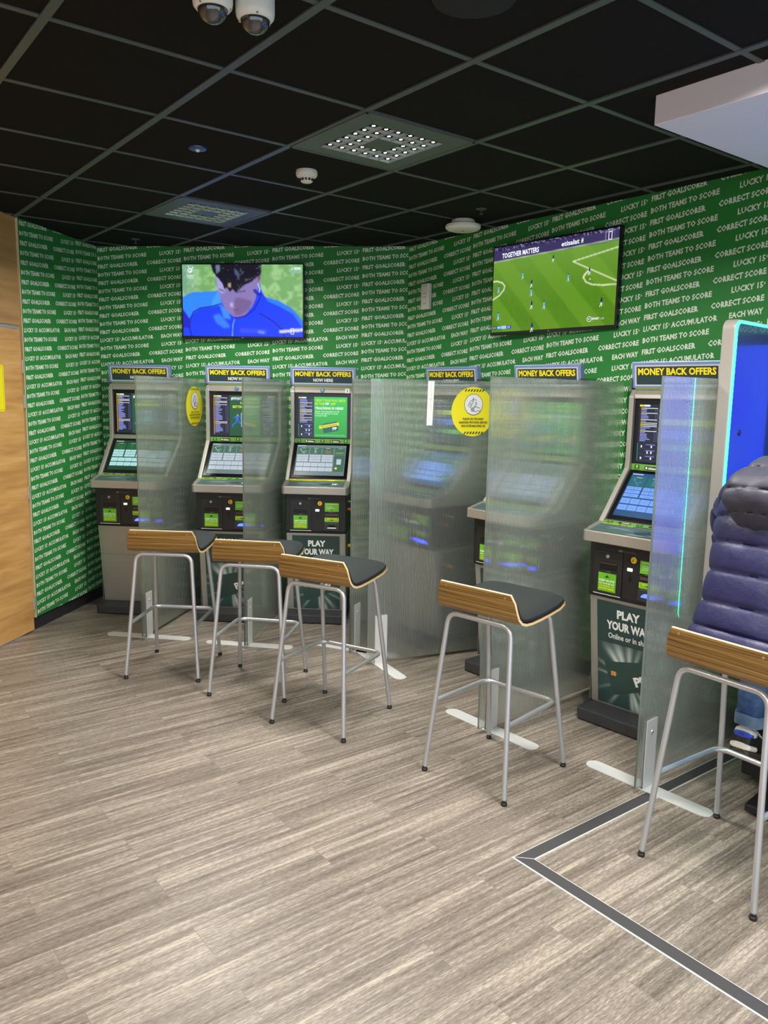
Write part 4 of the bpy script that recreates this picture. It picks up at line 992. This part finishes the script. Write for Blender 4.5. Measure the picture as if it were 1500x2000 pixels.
# ------------------------------------------------------------------ clear dividers on flat feet
def divider(loc, ang, label, length=1.04, foot_ang=90, sticker=None, tape=False):
    t = empty('divider_screen', (loc[0], loc[1], 0), math.radians(ang), label, 'divider screen', 'clear ribbed divider screens between the machines')
    mb = MB(); mb.box((-.090, -.005, .022), (length - .09, .005, 1.782)); mb.build('panel', M_POLY, t)
    mb = MB(); L, w = .305, .040; pl = []
    for s_ in (1, -1):
        for k in range(11):
            a = -PI / 2 * s_ + PI * k / 10 * 1; 
            pl.append((w * math.cos(PI * k / 10) * s_, s_ * (L - w) + w * math.sin(PI * k / 10) * s_))
    X = Matrix.Rotation(math.radians(foot_ang - 90), 4, 'Z')
    mb.slab(pl, .0, .0045, X=X); mb.build('foot', M_PLATE, t, bevel=.001)
    for s_ in (-1, 1):
        mb = MB(); mb.box((-.038, s_ * .0075 - .0018, .004), (.044, s_ * .0075 + .0018, .318)); mb.build('clamp_plate', M_PLATE, t, bevel=.0006)
    mb = MB()
    for s_ in (-1, 1):
        mb.lathe([(0, 0), (.008, 0), (.0065, .004), (0, .005)], 16, X=Matrix.Translation((.003, s_ * .0093, .262)) @ Matrix.Rotation(-s_ * PI / 2, 4, 'X'))
    mb.build('bolt', M_STEEL, t, smooth=True)
    if sticker:
        sx, sz, sr = sticker; cv = Canvas(.0002); Y_ = srgb(232, 222, 44); K = srgb(38, 34, 22)
        cv.poly(circle(0, 0, sr, n=64), Y_); k = sr / .155
        for sg in (1, -1):
            for i in range(-3, 4):
                x = i * .0205 * k + .006; y = sg * .133 * k
                if abs(x) + .004 < math.sqrt(max(0, sr * sr - (abs(y) + .004) ** 2)): cv.poly([(x - .010 * k, y - .0075 * k), (x - .001 * k, y - .0075 * k), (x + .010 * k, y + .0075 * k), (x + .001 * k, y + .0075 * k)], K)
        cy = .045 * k; cv.poly(circle(0, cy, .066 * k, .066 * k, 48), K); cv.poly(circle(0, cy, .0635 * k, .0635 * k, 48), srgb(226, 228, 236))
        S_ = lambda pts: [(x * k, cy + y * k) for x, y in pts]; lw = .0026 * k
        cv.stroke(S_([(-.040, -.006), (-.022, -.020), (-.004, .014), (-.010, .024), (-.022, .022), (-.040, -.006)]), lw, K)
        cv.stroke(S_([(-.012, .024), (-.006, .034), (.001, .028), (-.004, .016)]), lw, K); cv.stroke(S_([(-.006, .044), (-.002, .034), (.012, .032), (.018, .022)]), lw, K)
        cv.stroke(S_([(.0075 * math.cos(a) - .020, .0 + .0075 * math.sin(a)) for a in np.linspace(0, 6.3, 14)]), lw, K)
        cv.stroke(S_([(.017, .016), (.022, .004), (.017, -.003), (.012, .004), (.017, .016)]), lw, K)
        cv.stroke(S_([(.048, -.022), (.030, -.018), (.010, -.008), (.004, -.010), (.012, -.018), (-.012, -.020), (-.018, -.028), (-.012, -.042), (.018, -.044), (.032, -.038), (.050, -.038)]), lw, K)
        for j in range(3): cv.stroke(S_([(-.014, -.026 - .0055 * j), (.006, -.025 - .0055 * j)]), lw * .8, K)
        for tx, yy, ww in (('PLEASE USE THE HAND', -.051, .148), ('SANITISER PROVIDED BEFORE', -.073, .205), ('AND AFTER MACHINE USE', -.095, .175)): cv.text(tx, 0, yy * k, .0125 * k, K, w=ww * k, bold=.02)
        o = cv.build('warning_sticker', M_PRINT, (sx, -.0056, sz), (1, 0, 0), (0, 0, 1), t); o['label'] = 'round yellow hand sanitiser sticker'
    if tape:
        cv = Canvas(.0002); cv.poly([(.377, 1.775), (.421, 1.775), (.412, 1.503), (.372, 1.503)], srgb(236, 238, 236))
        cv.stroke([(.40, 1.77), (.396, 1.73), (.403, 1.70), (.397, 1.66), (.402, 1.60)], .0012, srgb(150, 152, 150)); cv.stroke([(.39, 1.775), (.383, 1.65), (.386, 1.52)], .001, srgb(180, 182, 180)); cv.stroke([(.385, 1.66), (.41, 1.668)], .001, srgb(120, 122, 120))
        cv.build('white_tape', M_PRINT, (-.088, -.0056, 0), (1, 0, 0), (0, 0, 1), t)
    return t
divider((-1.615, 5.275), 79.6, 'clear divider farthest left, beside the corner machine, yellow sticker at its far edge', 1.10, 91, (.812, 1.573, .15))
divider((-.895, 5.130), 81.7, 'clear divider behind the second stool, between the second and third machines', 1.10, 89)
divider((-.172, 5.062), 66.0, 'narrow-looking clear divider just right of the machine numbered 2', .86, 90.5)
divider((-.010, 4.796), 23.4, 'wide ribbed divider with a large yellow sticker and a white tape strip', .90, 94, (.611, 1.590, .155), True)
divider((.564, 3.844), 41.0, 'ribbed divider behind the fourth stool, no sticker', 1.12, 89.5)
divider((1.173, 3.253), 40.5, 'ribbed divider nearest the camera, beside the seated person', 1.10, 89.5)

# ------------------------------------------------------------------ bar stools
def seat_profile(off=0.):
    P = [(-.212, .886), (-.205, .85), (-.197, .81), (-.187, .780), (-.168, .759), (-.140, .750), (-.10, .750), (-.04, .756), (.04, .765), (.11, .775), (.165, .786), (.192, .796)]
    out = []
    for i, p in enumerate(P):
        a, b = P[max(i - 1, 0)], P[min(i + 1, len(P) - 1)]; d = Vector((b[0] - a[0], b[1] - a[1])).normalized()
        out.append((p[0] - d.y * off, p[1] + d.x * off))
    return out
def half_w(i, n): t = i / (n - 1); return .200 + .030 * min(1, t * 1.6)
def make_stool(name, label):
    t = empty(name, (0, 0, 0), 0, label, 'bar stool', 'zebrano-backed bar stools in front of the machines')
    lo, hi = seat_profile(0), seat_profile(.011); n = len(lo)
    mb = MB(); m_ = 8
    def xs(i, inset=0.):
        hw = half_w(i, n) - inset; e = 0
        if i == 0: e = .016
        if i == 1: e = .002
        if i == n - 1: e = .034
        if i == n - 2: e = .010
        hw -= e; return [-hw + 2 * hw * k / m_ for k in range(m_ + 1)]
    rows = []
    for i in range(n):
        rows.append([(x, hi[i][0], hi[i][1]) for x in xs(i)] + [(x, lo[i][0], lo[i][1]) for x in xs(i)[::-1]])
    k = 2 * (m_ + 1); vs = [p for r in rows for p in r]; fs = []; mi = []
    for i in range(n - 1):
        for j in range(k):
            a, b = i * k + j, i * k + (j + 1) % k; fs.append((a, b, b + k, a + k)); mi.append(1 if j in (m_, k - 1) else 0)
    fs.append(tuple(range(k - 1, -1, -1))); mi.append(1); fs.append(tuple(range((n - 1) * k, n * k))); mi.append(1)
    mb.v, mb.f, mb.m = vs, fs, mi
    mb.build('seat_shell', [M_ZEB, M_PLYEDGE], t, smooth=True, angle=50, recalc=True)
    # padded vinyl on the inside of the shell
    prof = [(p, .0) for p in range(n)]
    th = [.004, .011, .015, .021, .028, .033, .034, .034, .034, .034, .034, .026]
    rows = []
    for i in range(n):
        d0 = seat_profile(.0115)[i]; d1 = seat_profile(.0115 + th[i])[i]; ins = .010 if i else .020
        X = xs(i, -.006); r = []
        for q, x in enumerate(X):
            e = min(q, m_ - q) / 1.1; f = min(1, .62 + .38 * min(1, e)) if True else 1
            r.append((x, d0[0] + (d1[0] - d0[0]) * f, d0[1] + (d1[1] - d0[1]) * f))
        rows.append(r + [(x, d0[0], d0[1]) for x in X[::-1]])
    mb = MB(); mb.grid(rows, close=True, caps=True); mb.build('seat_pad', M_VINYL, t, smooth=True, angle=70, recalc=True, sub=1)
    mb = MB()
    for x in (-.155, .155):
        mb.lathe([(0, 0), (.006, 0), (.005, .002), (0, .0025)], 14, X=Matrix.Translation((x, -.2095, .868)) @ Matrix.Rotation(PI / 2, 4, 'X'))
    mb.build('screw_cap', mat('screw_grey', srgb(150, 116, 70), .45, .1), t, smooth=True)
    r = .0112
    feet = {(-1, -1): (-.216, -.248), (1, -1): (.220, -.248), (1, 1): (.208, .240), (-1, 1): (-.212, .240)}
    top = {-1: (-.168, .738), 1: (.128, .752)}
    for sy in (-1, 1):
        yt, zt = top[sy]
        for sx in (-1, 1):
            fx, fy = feet[(sx, sy)]
            pts = fillet([(0, yt, zt), (sx * .165, yt, zt), (fx, fy, .022)], .05, 7)
            l_ = MB().tube(pts, r, 14).build('leg', M_STEEL, t, smooth=True)
            d = (Vector((fx, fy, .022)) - Vector((sx * .165, yt, zt))).normalized(); b = Vector((fx, fy, .022))
            f = MB(); f.lathe([(0, .0), (.0125, 0), (.0135, .004), (.0135, .010), (.011, .013), (.011, .026), (0, .026)], 16, X=Matrix.Translation((fx, fy, 0)))
            f.build('foot_cap', M_BLACK, l_, smooth=True)
    def on_leg(sx, sy, z):
        fx, fy = feet[(sx, sy)]; yt, zt = top[sy]; k = (z - .022) / (zt - .022)
        return Vector((fx + (sx * .165 - fx) * k, fy + (yt - fy) * k, z))
    z = .33; a, b, c, d = on_leg(-1, -1, z), on_leg(-1, 1, z), on_leg(1, 1, z), on_leg(1, -1, z)
    o1 = Vector((.012, -.012, 0)); 
    mb = MB().tube(fillet([a, b + Vector((.0, -.020, 0)), c + Vector((0, -.020, 0)), d], .055, 8), .0105, 14)
    mb.build('footrest', M_STEEL, t, smooth=True)
    return t
def children(o): return [c for c in bpy.data.objects if c.parent == o]
def copy_tree(o, parent=None):
    c = o.copy(); COL.objects.link(c); c.parent = parent
    for ch in children(o): copy_tree(ch, c)
    return c
stools = [((-1.272, 4.690), -4.5, 'bar stool farthest left, in front of the plain steel machine'),
          ((-.708, 4.427), -9.5, 'second bar stool from the left, before the divider without a sticker'),
          ((-.250, 3.976), -29.2, 'third bar stool from the left, in front of the machine numbered 2'),
          ((.533, 3.407), -43.4, 'bar stool standing alone between the group of three and the seated person'),
          ((1.312, 2.697), -54.3, 'bar stool nearest the camera, the person sits on it')]
proto = make_stool('bar_stool', stools[0][2])
for i, (p, a, lb) in enumerate(stools):
    o = proto if i == 0 else copy_tree(proto)
    o.location = (p[0], p[1], 0); o.rotation_euler = (0, 0, math.radians(a)); o['label'] = lb

# ------------------------------------------------------------------ illuminated gaming machine at the right edge
u = Vector((math.cos(math.radians(44)), math.sin(math.radians(44)), 0)); v = Vector((u.y, -u.x, 0))
G = Vector((1.420, 3.425, 0)); g = empty('gaming_machine', G, math.radians(44), 'tall gaming machine with green-lit grey side wing at the right edge', 'gaming machine')
# local frame: x = into the machine, y = to the left; the wings run along x
M_WING = mat('grey_wing_edge', srgb(150, 146, 138), .45, .1)
M_BLUEF = mat('blue_gloss_face', (.03, .07, .16), .22, .1, spec=.8, coat=.6)
M_LEDG = mat('green_led_strip', (0, .3, .2), emit=(.02, 1.0, .52), estr=12)
def wing(y0, name_face, sgn):
    Wd, z0, z1 = .62, .68, 2.03; cx, cz = Wd / 2, (z0 + z1) / 2
    pl = rrect(Wd, z1 - z0, .045, 8, cx, cz)
    X = Matrix(((1, 0, 0, 0), (0, 0, 1, 0), (0, 1, 0, 0), (0, 0, 0, 1)))    # (x, z) plane, thickness on y
    mb = MB(); mb.slab(pl, y0, y0 + .055, X=X); w = mb.build('side_wing', M_WING, g, bevel=.006, seg=2, recalc=True)
    yf = y0 - .004 if sgn < 0 else y0 + .055
    mb = MB(); mb.slab(rrect(Wd - .03, z1 - z0 - .03, .035, 8, cx, cz), yf, yf + .004, X=X); mb.build('wing_face', M_BLUEF, w, recalc=True)
    mb = MB(); P = rrect(Wd - .012, z1 - z0 - .012, .042, 8, cx, cz); Q = rrect(Wd - .034, z1 - z0 - .034, .034, 8, cx, cz); n = len(P)
    ye = y0 - .006 if sgn < 0 else y0 + .055
    for k in range(n):
        a, b, c, d = P[k], P[(k + 1) % n], Q[(k + 1) % n], Q[k]
        vs = [(p[0], ye, p[1]) for p in (a, b, c, d)] + [(p[0], ye + .006, p[1]) for p in (a, b, c, d)]
        mb.add(vs, [(0, 1, 2, 3), (7, 6, 5, 4), (0, 4, 5, 1), (2, 6, 7, 3)])
    mb.build('light_strip', M_LEDG, w, recalc=True)
    return w
wing(-.055, 'a', -1); wing(-1.10, 'b', 1)
mb = MB(); mb.box((-.20, -.80, .012), (.55, -.335, .045)); mb.build('base_plate', M_BLACK, g, bevel=.006)
mb = MB(); mb.prism([(.06, .045), (.02, .62), (.55, .62), (.55, .045)], -.36, .36, X=Matrix.Translation((0, -.575, 0)) @ Matrix(((0, 1, 0, 0), (-1, 0, 0, 0), (0, 0, 1, 0), (0, 0, 0, 1))))
mb.build('cabinet', M_BLACK, g, bevel=.008, recalc=True)
mb = MB(); mb.prism([(.02, .76), (.02, .80), (.30, .86), (.62, .90), (.62, .62), (.30, .66)], -.49, .49, X=Matrix.Translation((0, -.578, 0)) @ Matrix(((0, 1, 0, 0), (-1, 0, 0, 0), (0, 0, 1, 0), (0, 0, 0, 1))))
mb.build('console', M_SILVER, g, bevel=.006, recalc=True)
mb = MB(); mb.box((.50, -1.04, .86), (.66, -.058, 2.0)); hd = mb.build('screen_housing', M_BLACK, g, bevel=.008)
cv = Canvas(.0004)
nh, nw = 50, 40; Y, X_ = np.mgrid[0:nh, 0:nw]; img = np.zeros((nh, nw, 3)); img[:] = (.012, .0, 1.); img = lerp(img, (.03, .10, .9), noise2(nh, nw, 12, 4) ** 2 * .8)
cv.raster(img, -.46, -.55, .46, .52)
cv.build('lit_display', attr_mat('blue_machine_screen', True, 2.6), (.498, -.55, 1.43), (0, -1, 0), (0, 0, 1), hd)
mb = MB(); mb.cyl((.12, -.020, 1.55), (.12, -.058, 1.55), .009, 14); mb.cyl((.12, -.058, 1.55), (.12, -.062, 1.55), .013, 18); mb.build('bolt', M_BLACK, g, smooth=True)

# ------------------------------------------------------------------ the seated person (frame of the nearest stool: x to the right, y forward)
p = empty('person', (1.312, 2.697, 0), math.radians(-54.3), 'person in navy quilted jacket, jeans and white trainers, seated on the nearest stool', 'person')
M_SKIN = mat('skin', srgb(206, 150, 120), .5, spec=.4)
M_JEAN = noise_bump(wood_mat('blue_denim', srgb(34, 60, 104), srgb(58, 92, 142), srgb(104, 138, 180), (9, 9, 5), rough=.8), 60, .3)
M_JACK = noise_bump(mat('navy_nylon', srgb(32, 32, 72), .44, spec=.45), 30, .7, .004, 3)
M_HAIR = noise_bump(mat('dark_hair', (.02, .014, .01), .5), 90, .6)
def skinmesh(name, verts, edges, radii, m, parent, root=0, sub=2):
    me = bpy.data.meshes.new(name); me.from_pydata(verts, edges, []); o = bpy.data.objects.new(name, me); COL.objects.link(o); o.parent = parent
    me.materials.append(m)
    o.modifiers.new('skin', 'SKIN').use_smooth_shade = True
    for i, r in enumerate(radii):
        d = me.skin_vertices[0].data[i]; d.radius = (r, r) if not isinstance(r, tuple) else r; d.use_root = (i == root)
    s_ = o.modifiers.new('sub', 'SUBSURF'); s_.levels = s_.render_levels = sub
    return o
hipL, hipR = (-.095, .02, .885), (.095, .02, .885); kneeL, kneeR = (-.17, .43, .80), (.16, .44, .80); ankL, ankR = (-.232, .475, .350), (.16, .50, .33)
V = [(0, 0, .90), (0, .02, 1.02), (0, .07, 1.18), (0, .13, 1.32), (0, .18, 1.42), (0, .215, 1.475), (0, .245, 1.545), (0, .262, 1.61), (0, .27, 1.655)]
E_ = [(i, i + 1) for i in range(8)]; R = [(.15, .12), (.13, .10), (.14, .10), (.125, .095), (.06, .055), (.052, .055), (.076, .092), (.080, .095), (.055, .065)]
def add(path, rad, start):
    prev = start
    for q, r in zip(path, rad): V.append(q); R.append(r); E_.append((prev, len(V) - 1)); prev = len(V) - 1
    return prev
add([hipL, (-.135, .24, .855), kneeL, (-.205, .46, .60), ankL, (-.232, .47, .295)], [.080, .062, .044, .036, .032, .030], 0)
add([hipR, (.13, .24, .855), kneeR, (.16, .48, .60), ankR, (.16, .49, .28)], [.080, .062, .044, .036, .032, .030], 0)
def arm(sx):
    w = add([(sx * .15, .125, 1.33), (sx * .205, .17, 1.22), (sx * .222, .24, 1.11), (sx * .18, .40, 1.045), (sx * .14, .50, 1.02)], [.045, .040, .036, .033, .026], 3)
    palm = add([(sx * .13, .535, 1.015), (sx * .125, .575, 1.005)], [(.034, .016), (.036, .014)], w)
    for k in range(4):
        x0 = sx * .125 + (k - 1.5) * .019; L = (.030, .034, .032, .025)[k]
        add([(x0, .60, 1.003), (x0, .60 + L, .998), (x0, .60 + L * 1.7, .982)], [.0088, .008, .0068], palm)
    add([(sx * .125 - sx * .040, .555, 1.0), (sx * .125 - sx * .055, .585, .992)], [.0095, .008], palm - 1)
arm(-1); arm(1)
skinmesh('body', V, E_, R, M_SKIN, p)
def face_parts():
    f = MB()
    for sx in (-1, 1):
        f.lathe([(0, -.011), (.008, -.008), (.011, 0), (.008, .008), (0, .011)], 16, 0, Matrix.Translation((sx * .030, .345, 1.588)))
    f.build('eye', [M_WHITE], p, smooth=True)
    f = MB(); f.tube([(0, .338, 1.60), (0, .362, 1.565), (0, .350, 1.552)], .012, 10, radii=[.007, .013, .011]); f.build('nose', M_SKIN, p, smooth=True)
    f = MB(); f.tube([(-.022, .335, 1.528), (0, .345, 1.526), (.022, .335, 1.528)], .005, 8); f.build('mouth', mat('lips', srgb(170, 96, 88), .5), p, smooth=True)
    f = MB()
    for sx in (-1, 1): f.lathe([(0, -.006), (.02, -.006), (.024, 0), (.02, .006), (0, .006)], 18, X=Matrix.Translation((sx * .086, .262, 1.575)) @ Matrix.Rotation(PI / 2, 4, 'Y') @ Matrix.Diagonal((1.3, .85, 1, 1)))
    f.build('ear', M_SKIN, p, smooth=True)
face_parts()
mb = MB(); rows = []; rh = random.Random(12)
for i in range(34):
    a = PI * .64 * i / 33; r = .098 * math.sin(a + .04); rows.append([])
    for k, q in enumerate(np.linspace(0, 2 * PI, 97)[:-1]):
        e = 1 + .035 * math.sin(k * 1.7 + 2.2 * math.sin(i * .35)) * min(1, i / 5) + rh.uniform(-.012, .012)
        rows[-1].append((r * .90 * e * math.cos(q), .252 + r * 1.05 * e * math.sin(q) - .012 * (i / 33), 1.592 + .110 * math.cos(a) + .03 * max(0, math.sin(q)) * i / 33 + rh.uniform(-.0015, .0015)))
mb.grid(rows, close=True, caps=True); mb.build('hair', M_HAIR, p, smooth=True, recalc=True, angle=80)

def loft(name, spine, m, parent, nseg=48, bulge=.012, period=5, sub=1, fold=.004, seed=1, power=2.3):
    """rings (centre, right vector half width, forward half depth); quilting bulges every `period` rings"""
    rows = []; n = len(spine); rs = random.Random(seed); ph = [rs.uniform(0, 6) for _ in range(6)]
    for i, (c, a, b, X, Yv) in enumerate(spine):
        q = abs(math.sin(PI * i / period)) ** .4; e = bulge * (q - .5); row = []
        for k in range(nseg):
            th = 2 * PI * k / nseg; cx, sy = math.cos(th), math.sin(th)
            r = (abs(cx) ** power + abs(sy) ** power) ** (-1 / power)
            w = 1 + 0 * e; f = fold * math.sin(5 * th + ph[int(i // period) % 6]) * q + fold * .6 * math.sin(11 * th + ph[int(i // period + 2) % 6] * 2) * (1 - q)
            P_ = Vector(c) + Vector(X) * (cx * r * (a + e + f)) + Vector(Yv) * (sy * r * (b + e + f)); row.append(tuple(P_))
        rows.append(row)
    mb = MB(); mb.grid(rows, close=True, caps=True)
    return mb.build(name, m, parent, smooth=True, recalc=True, angle=80, sub=sub)
def resample(keys, n):
    out = []; m_ = len(keys) - 1
    for i in range(n):
        t = i / (n - 1) * m_; k = min(int(t), m_ - 1); f = t - k; K0, K1_ = keys[max(k - 1, 0)], keys[k]; K2_, K3_ = keys[k + 1], keys[min(k + 2, m_)]
        out.append([.5 * ((2 * b) + (-a + c) * f + (2 * a - 5 * b + 4 * c - d) * f * f + (-a + 3 * b - 3 * c + d) * f ** 3) for a, b, c, d in zip(K0, K1_, K2_, K3_)])
    return out
# torso keys: y, z, half width, half depth
keys = [(-.015, .815, .218, .160), (-.005, .86, .208, .152), (.015, .95, .192, .142), (.04, 1.06, .188, .138), (.07, 1.16, .198, .140), (.10, 1.25, .212, .138), (.13, 1.33, .205, .125), (.155, 1.385, .165, .105), (.17, 1.42, .105, .085), (.18, 1.45, .085, .08)]
sp = []
for y, z, a, b in resample(keys, 100):
    sp.append(((0, y, z), a, b, (1, 0, 0), (0, .96, -.28)))
jk = loft('jacket', sp, M_JACK, p, 96, .012, 11, 0, .0022, 3)
jk['label'] = 'navy quilted jacket'
for sx in (-1, 1):
    path = resample([(sx * .115, .125, 1.365), (sx * .19, .15, 1.28), (sx * .218, .20, 1.15), (sx * .215, .31, 1.07), (sx * .19, .41, 1.045), (sx * .15, .48, 1.025)], 61); sp = []
    for i, q in enumerate(path):
        a_, b_ = Vector(path[max(i - 1, 0)]), Vector(path[min(i + 1, 60)]); d = (b_ - a_).normalized(); X = d.cross(Vector((0, 0, 1))).normalized() if abs(d.z) < .9 else d.cross(Vector((0, 1, 0))).normalized(); Yv = d.cross(X)
        r = .080 - .036 * i / 60; sp.append((q, r, r, X, Yv))
    loft('sleeve', sp, M_JACK, p, 40, .012, 10, 0, .003, 5 + sx)
# hood lying on the back of the neck
hk = resample([(-.085, 1.235, .012, .012), (-.085, 1.265, .070, .040), (-.085, 1.31, .112, .062), (-.068, 1.355, .128, .080), (-.03, 1.395, .128, .090), (.03, 1.435, .112, .092), (.08, 1.465, .09, .08)], 64)
loft('hood', [((0, y + .05, z), a, b, (1, 0, 0), (0, .9, -.42)) for y, z, a, b in hk], noise_bump(mat('dark_grey_nylon', srgb(50, 50, 64), .5), 30, .7, .004, 3), p, 64, .009, 17, 0, .006, 9)
for sx, hip, kn, ak in ((-1, hipL, kneeL, ankL), (1, hipR, kneeR, ankR)):
    path = resample([(hip[0] * .9, hip[1] - .03, hip[2]), (sx * .13, .22, .862), (kn[0], kn[1] - .02, kn[2] + .012), (kn[0], kn[1] + .045, kn[2] - .06), (ak[0] * .97, ak[1] + .01, .56), (ak[0], ak[1], ak[2] + .01)], 34); sp = []
    R_ = resample([(.108,), (.096,), (.078,), (.072,), (.064,), (.056,)], 34)
    Xp = Vector((1, 0, 0))
    for i, q in enumerate(path):
        a_, b_ = Vector(path[max(i - 1, 0)]), Vector(path[min(i + 1, 33)]); d = (b_ - a_).normalized(); X = (Xp - d * Xp.dot(d)).normalized(); Yv = d.cross(X); sp.append((q, R_[i][0], R_[i][0], X, Yv))
    lg = loft('trouser_leg', sp, M_JEAN, p, 26, .006, 4, 1, .004, 20 + sx, 2.0)
    a0 = Vector(ak); cu = MB(); rows = []
    for dz, r in ((.045, .058), (.045, .063), (.02, .064), (-.005, .063), (-.008, .056)):
        rows.append([(a0.x + r * math.cos(q), a0.y + r * math.sin(q), a0.z + dz + .004 * math.sin(3 * q)) for q in np.linspace(0, 2 * PI, 25)[:-1]])
    cu.grid(rows, close=True, caps=True); cu.build('cuff', wood_mat('pale_denim', srgb(84, 112, 150), srgb(120, 146, 178), srgb(150, 170, 196), (9, 9, 5), rough=.8), lg, smooth=True, recalc=True)
def shoe(sx, ak):
    """trainer, toe pointing forward and down; local x across, y heel to toe, z up"""
    s_ = empty('trainer', (0, 0, 0)); s_.parent = p
    s_.location = (ak[0], ak[1] - .045, ak[2] - .125); s_.rotation_euler = (math.radians(-22), 0, math.radians(-sx * 6))
    def ring(y, hw, z0, z1, n=20, pw=2.6):
        r = []
        for k in range(n):
            th = 2 * PI * k / n; c_, q = math.cos(th), math.sin(th); rr = (abs(c_) ** pw + abs(q) ** pw) ** (-1 / pw); r.append((c_ * rr * hw, y, (z0 + z1) / 2 + q * rr * (z1 - z0) / 2))
        return r
    up = [(-.048, .024, .022, .085), (-.040, .036, .012, .102), (-.015, .041, .008, .104), (.02, .042, .008, .100), (.06, .043, .008, .092), (.10, .046, .008, .078), (.145, .049, .006, .066), (.19, .046, .006, .055), (.225, .034, .008, .044), (.238, .018, .012, .032)]
    m_ = MB(); m_.grid([ring(*q) for q in up], close=True, caps=True); m_.build('upper', mat('black_mesh', (.012, .014, .014), .6), s_, smooth=True, recalc=True, sub=1)
    m_ = MB(); m_.grid([ring(y, hw + .004, -.014, .016, 20, 4) for y, hw, a, b in up], close=True, caps=True); m_.build('sole', mat('brown_rubber', srgb(66, 54, 42), .7), s_, smooth=True, recalc=True)
    m_ = MB(); m_.grid([ring(y, hw + .0065, .012, .040, 20, 3.5) for y, hw, a, b in up[:4]], close=True, caps=True); m_.build('midsole_heel', M_WHITE, s_, smooth=True, recalc=True)
    m_ = MB(); m_.grid([ring(y, hw + .006, .010, .036, 20, 3.5) for y, hw, a, b in up[6:]], close=True, caps=True); m_.build('midsole_toe', M_WHITE, s_, smooth=True, recalc=True)
    m_ = MB(); m_.grid([ring(y, hw + .0035, .060, b + .006, 20, 2.6) for y, hw, a, b in up[:4]], close=True, caps=True); m_.build('heel_counter', M_WHITE, s_, smooth=True, recalc=True, sub=1)
    m_ = MB(); m_.grid([ring(y - .002, hw + .0050, z0, z1, 20, 2.4) for (y, hw, a, b), (z0, z1) in zip(up[:3], ((.062, .086), (.058, .094), (.066, .090)))], close=True, caps=True); m_.build('blue_patch', mat('blue_patch', srgb(52, 80, 210), .45), s_, smooth=True, recalc=True, sub=1)
    cv = Canvas(.0002); cv.text('AIR', 0, -.006, .010, (.02, .03, .10), w=.026, bold=.02); cv.build('lettering', M_PRINT, (0, -.0575, .076), (1, 0, 0), (0, 0, 1), s_)
    m_ = MB(); m_.tube([(0, -.006, .085), (0, -.004, .13)], .034, 18); m_.build('sock', M_WHITE, s_, smooth=True)
    m_ = MB()
    for k in range(4): m_.tube([(-.02, .06 + .025 * k, .098 - .007 * k), (0, .064 + .025 * k, .103 - .007 * k), (.02, .06 + .025 * k, .098 - .007 * k)], .0035, 6)
    m_.build('lace', M_WHITE, s_, smooth=True)
shoe(-1, ankL); shoe(1, ankR)
